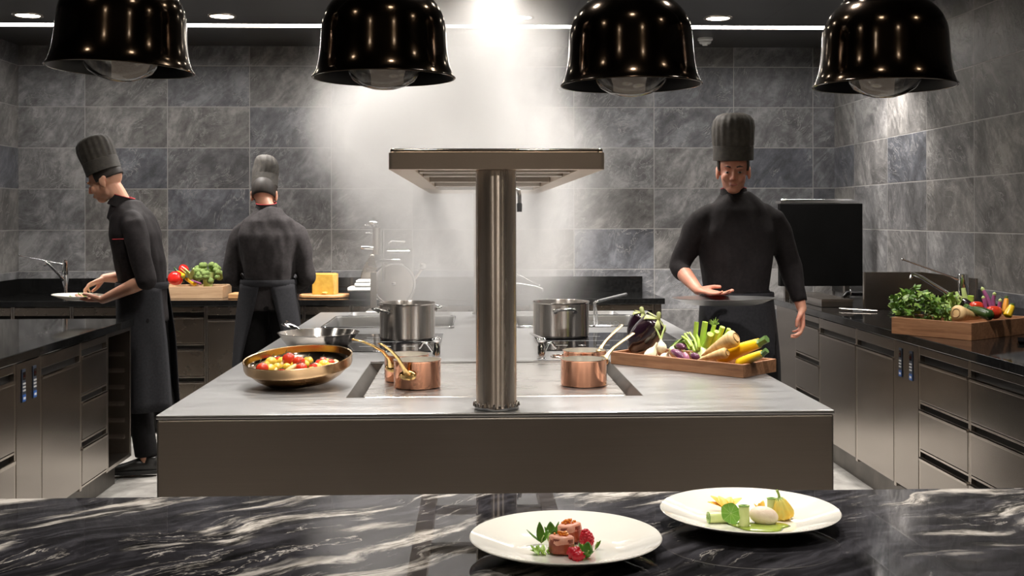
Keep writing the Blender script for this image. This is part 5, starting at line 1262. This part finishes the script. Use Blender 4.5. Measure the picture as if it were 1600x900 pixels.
def person(label, M, J, name='person', jacket=m_jacket, skin=m_skin, hat=.22, hat_r=.098, floppy=0, sleeve=(1, 1), apron=None, apron_m=m_apron, feet=None, hands=None, wr=.011):
    root = thing(name, label, 'person', M)
    mb = MB(); hc = J['head']; Hm = T(*hc) @ RZ(J.get('turn', 0)) @ RX(J.get('pitch', 0))
    def hp(x, y, z): return Hm @ V(x, y, z)
    mb.ell((0, .012, .025), (.074, .094, .092), Hm, 28, 18)
    mb.ell((0, -.030, -.030), (.060, .062, .080), Hm, 24, 16)
    mb.ell((0, -.052, -.088), (.036, .034, .026), Hm, 20, 12)           # chin
    mb.ell((0, -.012, -.070), (.054, .055, .038), Hm, 20, 12)           # jaw
    for s_ in (1, -1):
        mb.ell((s_ * .034, -.066, -.030), (.024, .022, .024), Hm, 14, 10)  # cheek
        mb.ell((s_ * .076, .012, -.018), (.009, .020, .031), Hm @ RZ(s_ * -8), 14, 10)  # ear
        mb.ell((s_ * .078, .018, .002), (.008, .014, .016), Hm, 12, 8)
        mb.ell((s_ * .028, -.083, .018), (.022, .010, .008), Hm, 12, 8)    # brow ridge
    mb.tube([hp(0, -.084, .010), hp(0, -.096, -.012), hp(0, -.104, -.031)], [.007, .009, .0115], 12, roundcap=True)
    for s_ in (1, -1): mb.ell((s_ * .011, -.098, -.036), (.008, .010, .007), Hm, 10, 8)
    mb.ell((0, -.088, -.060), (.022, .010, .006), Hm, 14, 8); mb.ell((0, -.086, -.069), (.019, .010, .006), Hm, 14, 8)
    nb = J['neck']
    limb(mb, [hp(0, .018, -.03), (hp(0, .018, -.06) + nb) / 2, nb + V(0, -.004, 0), nb + V(0, -.012, -.05)], [.052, .052, .050, .042], 20)
    secs = J['torso']
    loft(mb, [(a, b, c - (.03 if i > 3 else 0), d * .84, e * .80) for i, (a, b, c, d, e) in enumerate(secs)])
    for k in ('R', 'L'):
        sh, el, wrp = J['arm' + k]; limb(mb, [sh + V(-.02 if sh.x > 0 else .02, 0, -.045), sh.lerp(el, .35), sh.lerp(el, .75), el], [.040, .043, .039, .036]); 
        limb(mb, [el, el.lerp(wrp, .25), el.lerp(wrp, .7), wrp], [.037, .041, .032, .024])
        hip, kn, an = J['leg' + k]; limb(mb, [hip, hip.lerp(kn, .5), kn], [.082, .072, .050]); limb(mb, [kn, kn.lerp(an, .35), kn.lerp(an, .8), an], [.050, .052, .036, .036])
        toe = J['toe' + k]; limb(mb, [an + V(0, 0, -.02), an.lerp(toe, .5) + V(0, 0, -.03), toe], [.035, .034, .024])
        D, Nn, sd, cu, tc = hands[k]; hand(mb, wrp, D, Nn, sd, cu, 1.0, 4, tc)
    body = remeshed('body', mb, skin, root, .0048, 2)
    for s_ in (1, -1):
        e = obj('eye', MB().ell((s_ * .030, -.0860, -.004), (.0115, .006, .0045), Hm, 14, 8), m_eyew, body); obj('iris', MB().ell((s_ * .030, -.0915, -.004), (.0055, .002, .0055), Hm, 12, 6), m_eye, body)
        obj('eyebrow', MB().tube([hp(s_ * .014, -.0945, .022), hp(s_ * .03, -.0935, .027), hp(s_ * .046, -.083, .022)], [(.0015, .003), (.002, .0035), (.001, .002)], 8), m_hair, body)
    obj('lips', MB().ell((0, -.0935, -.0640), (.019, .006, .0072), Hm, 14, 8), m_lipm, body)
    # hair below the hat: back and sides only
    hb = MB(); n = 28; rows = []
    for i in range(9):
        z = .06 - J.get('hair', .082) * i / 8; row = []
        for k in range(n + 1):
            a = R(-28 + 236 * k / n); q = math.sqrt(max(.05, 1 - (z / .11) ** 2)); row.append((.0790 * q * math.cos(a) * (1 - .04 * i / 8), .012 + .0985 * q * math.sin(a) * (1 - .03 * i / 8), .020 + z))
        rows.append(row)
    hb.grid(rows, Hm); obj('hair', hb, m_hair, body, smooth=180, solid=.006)
    # toque
    def rip(a, z): return 1 + (.016 * math.cos(18 * a) if z > .118 else 0) + (.02 * math.sin(3 * a + z * 30) if z > .15 else 0) + (floppy * .16 * math.sin(2 * a + z * 20) if z > .13 else 0)
    Ht = Hm @ T(0, .010, .0) @ RX(-4)
    ht = obj('toque', MB().lathe([(hat_r * .90, .045), (hat_r * .985, .060), (hat_r * 1.0, .085), (hat_r * 1.0, .116), (hat_r * 1.02, .122), (hat_r * 1.05, .045 + hat * .55), (hat_r * 1.06, .045 + hat * .70), (hat_r * 1.0, .045 + hat * .84), (hat_r * .82, .045 + hat * .94), (hat_r * .5, .045 + hat), (0, .045 + hat * (.97 if not floppy else .86)), (0, .1), (hat_r * .93, .05)], 110, Ht, rip), m_toque, root, smooth=60)
    obj('hat_band', MB().lathe([(hat_r * .99, .046), (hat_r * 1.015, .048), (hat_r * 1.02, .116), (hat_r * .99, .118)], 64, Ht, close=True), m_toque, ht, smooth=40)
    # jacket
    jb = MB(); loft(jb, secs); jb.tube([nb + V(0, .02, -.09), nb + V(0, .008, -.04), nb + V(0, .004, -.006)], [.105, .084, .071], 24)
    for k, sv in zip(('R', 'L'), sleeve):
        sh, el, wrp = J['arm' + k]; ctr = V(secs[-2][0], secs[-2][1], sh.z - .02)
        limb(jb, [ctr.lerp(sh, .35) + V(0, 0, .022), ctr.lerp(sh, .75) + V(0, 0, .006), sh + V(0, 0, -.022), sh.lerp(el, .35), sh.lerp(el, .8), el], [.060, .064, .066, .064, .056, .054])
        if sv > 0: 
            q = el.lerp(wrp, sv); jb.tube([el.lerp(sh, .05), el, el.lerp(q, .5), q], [.05, .055, .050, .044], 18)
    remeshed('jacket', jb, jacket, root, .009, 12, wr)
    # collar with red piping, armpit pocket piping, buttons
    cz = nb.z; tl = math.degrees(math.atan2(J['head'].y - nb.y, .16)) * .5
    Mc = T(nb.x, nb.y + .004, cz - .012) @ RX(-tl * -1.0 if False else tl)
    cl = obj('collar', MB().lathe([(.078, -.03), (.069, .0), (.064, .032), (.060, .032), (.062, .0), (.068, -.03)], 40, Mc, close=True), jacket, root, smooth=50)
    obj('piping', MB().tube([Mc @ V(.0625 * math.cos(k * 2 * math.pi / 40), .0625 * math.sin(k * 2 * math.pi / 40), .0335) for k in range(40)], .0028, 6, closed=True), m_red, cl)
    # trousers
    tb = MB(); loft(tb, [(a, b, c, d * 1.0, e * 1.0) for a, b, c, d, e in secs[:2]] )
    for k in ('R', 'L'):
        hip, kn, an = J['leg' + k]; limb(tb, [hip, hip.lerp(kn, .5), kn], [.098, .088, .070], 20); tb.tube([kn + (hip - kn) * .05, kn, kn.lerp(an, .5), an + V(0, 0, .012)], [.066, .070, .066, .064], 20)
    remeshed('trousers', tb, m_trouser, root, .010, 4, .004)
    # shoes
    for k in ('R', 'L'):
        an = J['leg' + k][2]; toe = J['toe' + k]; f = (toe - an); f.z = 0; f.normalize(); heel = an - f * .055; tp = toe + f * .015; sd_ = V(-f.y, f.x, 0)
        z0 = an.z - .085
        def A(d, z, c=None): p = heel.lerp(tp, d); return V(p.x, p.y, z0 + z)
        sb = MB()
        sb.tube([A(.02, .045), A(.18, .05), A(.42, .048), A(.7, .036), A(.92, .030)], [(.030, .036), (.036, .042), (.040, .040), (.046, .028), (.036, .022)], 20, flat=(0, 0, 1), roundcap=True)
        sb.tube([A(.16, .05), A(.14, .10)], [(.040, .040), (.040, .040)], 18)
        sh_ = remeshed('shoe', sb, m_shoe, root, .006, 3)
        so = MB(); pr = []
        for i in range(25):
            u = i / 24; w__ = .040 * math.sin(math.pi * min(1, .10 + u * .86)) ** .35 * (1.0 if u > .45 else .88 + .2 * u) * (1.12 if .5 < u < .9 else 1); pr.append((u, w__))
        out = [heel.lerp(tp, -.04 + 1.1 * u) + sd_ * w__ for u, w__ in pr] + [heel.lerp(tp, -.04 + 1.1 * u) - sd_ * w__ for u, w__ in pr[::-1]]
        so.prism([(p.x, p.y) for p in out], z0 + .0, z0 + .022); obj('sole', so, m_sole, sh_, bevel=.003, smooth=40)
    # apron: flared wrap around the hips
    if apron:
        z1, z2, a0, a1, flare = apron; rows = []; s0 = secs[1]
        for i in range(15):
            u = i / 14; z = z1 + (z2 - z1) * u; row = []; kk = 36
            bxs = secs[1]; bys = secs[0]; f_ = min(1, u * 2.2)
            cx, cy = bxs[0] * (1 - f_) + bys[0] * f_ + J.get('ax', 0) * u, bxs[1] * (1 - f_) + bys[1] * f_ + J.get('ay', 0) * u
            rx, ry = (bxs[3] * (1 - f_) + bys[3] * f_) + .014 + flare * u, (bxs[4] * (1 - f_) + bys[4] * f_) + .014 + flare * u * 1.1
            for k in range(kk + 1):
                a = R(a0 + (a1 - a0) * k / kk + J.get('aopen', 0) * u * (1 - 2 * k / kk)); rp = 1 + .05 * u * math.sin(a * 7 + 1) + .02 * math.sin(a * 3 + u * 5)
                row.append((cx + rx * rp * math.cos(a), cy + ry * rp * math.sin(a), z))
            rows.append(row)
        ap = obj('apron', MB().grid(rows), apron_m, root, smooth=180, solid=.004)
        ring = [( secs[1][0] + (secs[1][3] + .017) * math.cos(k * math.pi / 24), secs[1][1] + (secs[1][4] + .017) * math.sin(k * math.pi / 24), z1 - .012) for k in range(48)]
        obj('waist_tie', MB().tube(ring, (.004, .020), 8, flat=(0, 0, 1), closed=True), apron_m, ap)
    return root

def std_torso(hx=0, hy=0, sy=0, w=1.0, d=1.0, hipz=.90, top=1.50, back=0):
    k = top - hipz
    def yy(u): return hy + (sy - hy) * u + back * math.sin(math.pi * u)
    return [(hx, yy(0), hipz - .04, .168 * w, .118 * d), (hx, yy(.28), hipz + k * .28, .155 * w, .115 * d), (hx, yy(.5), hipz + k * .5, .170 * w, .125 * d), (hx, yy(.72), hipz + k * .72, .184 * w, .128 * d), (hx, yy(.87), hipz + k * .88, .150 * w, .108 * d), (hx, yy(.96), hipz + k * .965, .098 * w, .082 * d), (hx, yy(1.0), hipz + k * 1.02, .06 * w, .06 * d)]

# chef with plate, walking to the left (front is local -Y; local +Y -> world +X after the turn)
px0 = 217; YA = 6.58; sA = YA / F
def la(px, z=None, py=None):                # local y of a pixel column
    return (px - px0) * sA
def lz(py): return CAMZ + (340 - py) * sA
XA = PY(px0, 500, YA).x
JA = dict(head=V(0, la(166), lz(281)), pitch=24, neck=V(0, la(191), lz(311)), torso=std_torso(0, la(226), la(203), 1.0, 1.08, .90, lz(316), .012),
          armL=(V(.17, la(222), lz(345)), V(.235, la(247), lz(432)), V(.12, la(172), lz(463))), armR=(V(-.17, la(210), lz(345)), V(-.23, la(196), lz(432)), V(-.14, la(152), lz(434))),
          legL=(V(.095, la(228), .88), V(.10, la(222), .49), V(.10, la(236), .10)), legR=(V(-.095, la(228), .88), V(-.10, la(240), .49), V(-.10, la(262), .12)),
          toeL=V(.12, la(191), .035), toeR=V(-.11, la(226), .045), ay=.01)
PA = V(0, la(126), lz(462.5))
hA = dict(L=(V(-.35, -1, -.02), V(-.1, .0, 1), -1, 14, 20), R=(V(.35, -.85, -.45), V(.1, .2, -1), -1, 34, 30))
pA = person('person in black chef clothes and tall hat, in profile, carrying a plate', T(XA, YA, 0) @ RZ(-90), JA, jacket=m_jacket, hat=.215, hat_r=.098, sleeve=(.12, .12), apron=(1.08, lz(632), -245, 65, .035), hands=hA)
mpl = T(XA, YA, 0) @ RZ(-90)
pw = mpl @ PA
plate(None, .150, 'white plate held out by the chef in profile', T(pw.x, pw.y, pw.z - .012) @ RY(2))
random.seed(2); mb = MB()
for k in range(16): mb.leaf(T(pw.x + random.uniform(-.03, .04), pw.y + random.uniform(-.03, .03), pw.z + .000) @ RZ(random.uniform(0, 360)) @ RX(random.uniform(5, 50)), .035, .012, .2, .3, 2.5, 5)
one('salad_garnish', mb, m_pleafl, 'green garnish on the plate carried by the chef', 'salad', smooth=180, solid=.0006)
# red pocket piping on the near side of the jacket
jk = next(c for c in pA.children if c.name.startswith('jacket'))
q0, q1 = PY(176, 374, YA - .205), PY(207, 373, YA - .205)
obj('pocket_piping', MB().tube([q0, q1], .003, 6, roundcap=True), m_red, jk, w=True)

# chef seen from behind
YBc = 7.22; pxb = 421; sB = YBc / F; XB = PY(pxb, 500, YBc).x
def zb(py): return CAMZ + (340 - py) * sB
def xb(px): return -(px - pxb) * sB
JB = dict(hair=.108, head=V(xb(411), -.06, zb(303)), pitch=22, neck=V(xb(417), .0, zb(322)), torso=std_torso(0, .02, .02, 1.0, 1.1, .92, zb(326), .02),
          armL=(V(.168, 0, zb(356)), V(.235, .02, zb(430)), V(.14, -.22, 1.0)), armR=(V(-.168, 0, zb(356)), V(-.235, .02, zb(430)), V(-.14, -.22, 1.0)),
          legL=(V(.095, 0, .88), V(.11, 0, .49), V(.12, .03, .10)), legR=(V(-.095, 0, .88), V(-.13, .01, .49), V(-.15, .03, .10)), toeL=V(.14, -.14, .035), toeR=V(-.17, -.14, .035), ay=.0, aopen=42)
hB = dict(L=(V(-.3, -1, -.15), V(0, 0, -1), -1, 22, 10), R=(V(.3, -1, -.15), V(0, 0, -1), 1, 22, 10))
person('person in dark chef jacket and apron seen from behind, working at the rear counter', T(XB, YBc, 0) @ RZ(180), JB, jacket=m_jacket_lit, hat=.205, hat_r=.082, floppy=1, sleeve=(.9, .9), apron=(1.06, .38, 100 - 360, 80, .05), hands=hB, wr=.016)

# chef walking towards the camera at the right
YCc = 5.62; pxc = 1152; sC = YCc / F; XCc = PY(pxc, 500, YCc).x
def zc(py): return CAMZ + (340 - py) * sC
def xc(px): return (px - pxc) * sC
JC = dict(head=V(xc(1144), -.03, zc(266)), pitch=8, turn=-12, neck=V(xc(1147), .0, zc(302)), torso=std_torso(0, .0, .0, 1.06, 1.05, .91, zc(304), .01),
          armR=(V(-.178, 0, zc(338)), V(-.29, .02, zc(418)), V(-.235, -.20, zc(451))), armL=(V(.178, 0, zc(338)), V(.275, .03, zc(418)), V(.315, -.03, zc(484))),
          legL=(V(.095, 0, .88), V(.11, -.10, .50), V(.10, .02, .12)), legR=(V(-.095, 0, .88), V(-.10, .0, .49), V(-.10, .12, .12)), toeL=V(.12, -.15, .045), toeR=V(-.11, -.04, .035))
hC = dict(R=(V(.85, -.50, -.12), V(.1, -.1, 1), -1, 12, 10), L=(V(-.05, -.12, -1), V(-1, .1, 0), -1, 28, 25))
person('person in black chef clothes and tall hat walking towards the viewer at the right', T(XCc, YCc, 0), JC, jacket=m_jacket, skin=m_skin_r, hat=.235, hat_r=.098, sleeve=(.35, .85), apron=(1.07, .36, -245, 65, .03), hands=hC)
tc = V(PY(1131, 470, YCc - .38).x, YCc - .38, 0); tc.z = PY(1130, 476, tc.y).z
t = thing('steel_tray', 'oval steel tray carried at waist height by the right chef', 'tray', T(*tc))
obj('tray_body', MB().lathe([(0, 0), (.13, 0), (.16, .006), (.20, .026), (.215, .030), (.216, .032), (.20, .030), (.158, .010), (.128, .004), (0, .004)], 72, S(1.12, .72, 1)), m_steel_top, t, smooth=40)

# ------------------------------------------------------------------ steam
def steam():
    n = N('steam_volume'); P = n.pos(); s = n.sep(P); x, y, z = s[0], s[1], s[2]
    def curve(v, pts):
        c = n.n('FloatCurve'); n.put(c.inputs[1], v); cu = c.mapping.curves[0]
        while len(cu.points) < len(pts): cu.points.new(.5, .5)
        for q, (a, b) in zip(cu.points, pts): q.location = (a, b); q.handle_type = 'AUTO'
        c.mapping.update(); return c.outputs[0]
    zn = n.mapr(z, .9, 2.7, 0, 1)
    # left and right limits of the plume against height (metres, stored as (x + 2) / 4)
    def e(v): return (v + 2) / 4
    xl = n.math('SUBTRACT', n.math('MULTIPLY', curve(zn, [(0, e(-.52)), (.14, e(-.58)), (.29, e(-.62)), (.42, e(-.74)), (.565, e(-.82)), (.69, e(-.70)), (.80, e(-.50)), (1, e(-.42))]), 4.0), 2.0)
    xr = n.math('SUBTRACT', n.math('MULTIPLY', curve(zn, [(0, e(.50)), (.16, e(.60)), (.36, e(.62)), (.50, e(.60)), (.66, e(.46)), (.82, e(.42)), (1, e(.40))]), 4.0), 2.0)
    w = n.noise(n.mapping(P, (1, 1, .6), (0, 0, 0), (3, 1, 0)), 2.2, 3, .55); wx = n.math('MULTIPLY', n.math('SUBTRACT', w, .5), .55)
    xx = n.math('ADD', x, wx)
    a = n.mapr(n.math('SUBTRACT', xx, xl), -.12, .42, 0, 1, True); b = n.mapr(n.math('SUBTRACT', xr, xx), -.12, .42, 0, 1, True)
    yy = n.math('ABSOLUTE', n.math('SUBTRACT', y, 5.95)); c = n.mapr(yy, .35, 1.05, 1, 0, True)
    dz = curve(zn, [(0, .12), (.12, .36), (.3, .55), (.45, .70), (.6, .95), (.8, 1.0), (1, 1.0)])
    wisp = n.mapr(n.noise(n.mapping(P, (1.3, 1.3, .7)), 2.6, 5, .6, .6), .36, .62, .35, 1.35)
    d = n.math('MULTIPLY', n.math('MULTIPLY', a, b), n.math('MULTIPLY', c, n.math('MULTIPLY', dz, wisp)))
    v = n.t.nodes.new('ShaderNodeVolumePrincipled'); v.inputs['Color'].default_value = (.97, .965, .96, 1); v.inputs['Anisotropy'].default_value = .3
    n.put(v.inputs['Density'], n.math('MULTIPLY', d, STEAM_D))
    o = n.n('OutputMaterial'); n.t.links.new(v.outputs[0], o.inputs[1])
    return n.m
STEAM_D = 2.5
stm = obj('steam', MB().box(-1.25, 1.1, 4.85, 7.05, .93, ZC - .01), steam(), M=Matrix.Identity(4), smooth=0)
setp(stm, 'cloud of white steam rising from the pots to the ceiling', 'steam', kind='stuff')

# ------------------------------------------------------------------ world and render look
w = bpy.data.worlds.new('world'); sc.world = w; w.use_nodes = True
bg = w.node_tree.nodes['Background']; bg.inputs[0].default_value = (1.0, .80, .62, 1); bg.inputs[1].default_value = .075
sc.view_settings.view_transform = 'Standard'; sc.view_settings.look = 'None'; sc.view_settings.gamma = 1; sc.view_settings.use_curve_mapping = False
sc.view_settings.exposure = 0.0
cy = sc.cycles
cy.use_denoising = True
cy.max_bounces = 8; cy.diffuse_bounces = 3; cy.glossy_bounces = 5; cy.transmission_bounces = 8; cy.volume_bounces = 1; cy.transparent_max_bounces = 8
cy.sample_clamp_indirect = 6; cy.caustics_reflective = False; cy.caustics_refractive = False
cy.volume_step_rate = 2.0; cy.volume_max_steps = 128
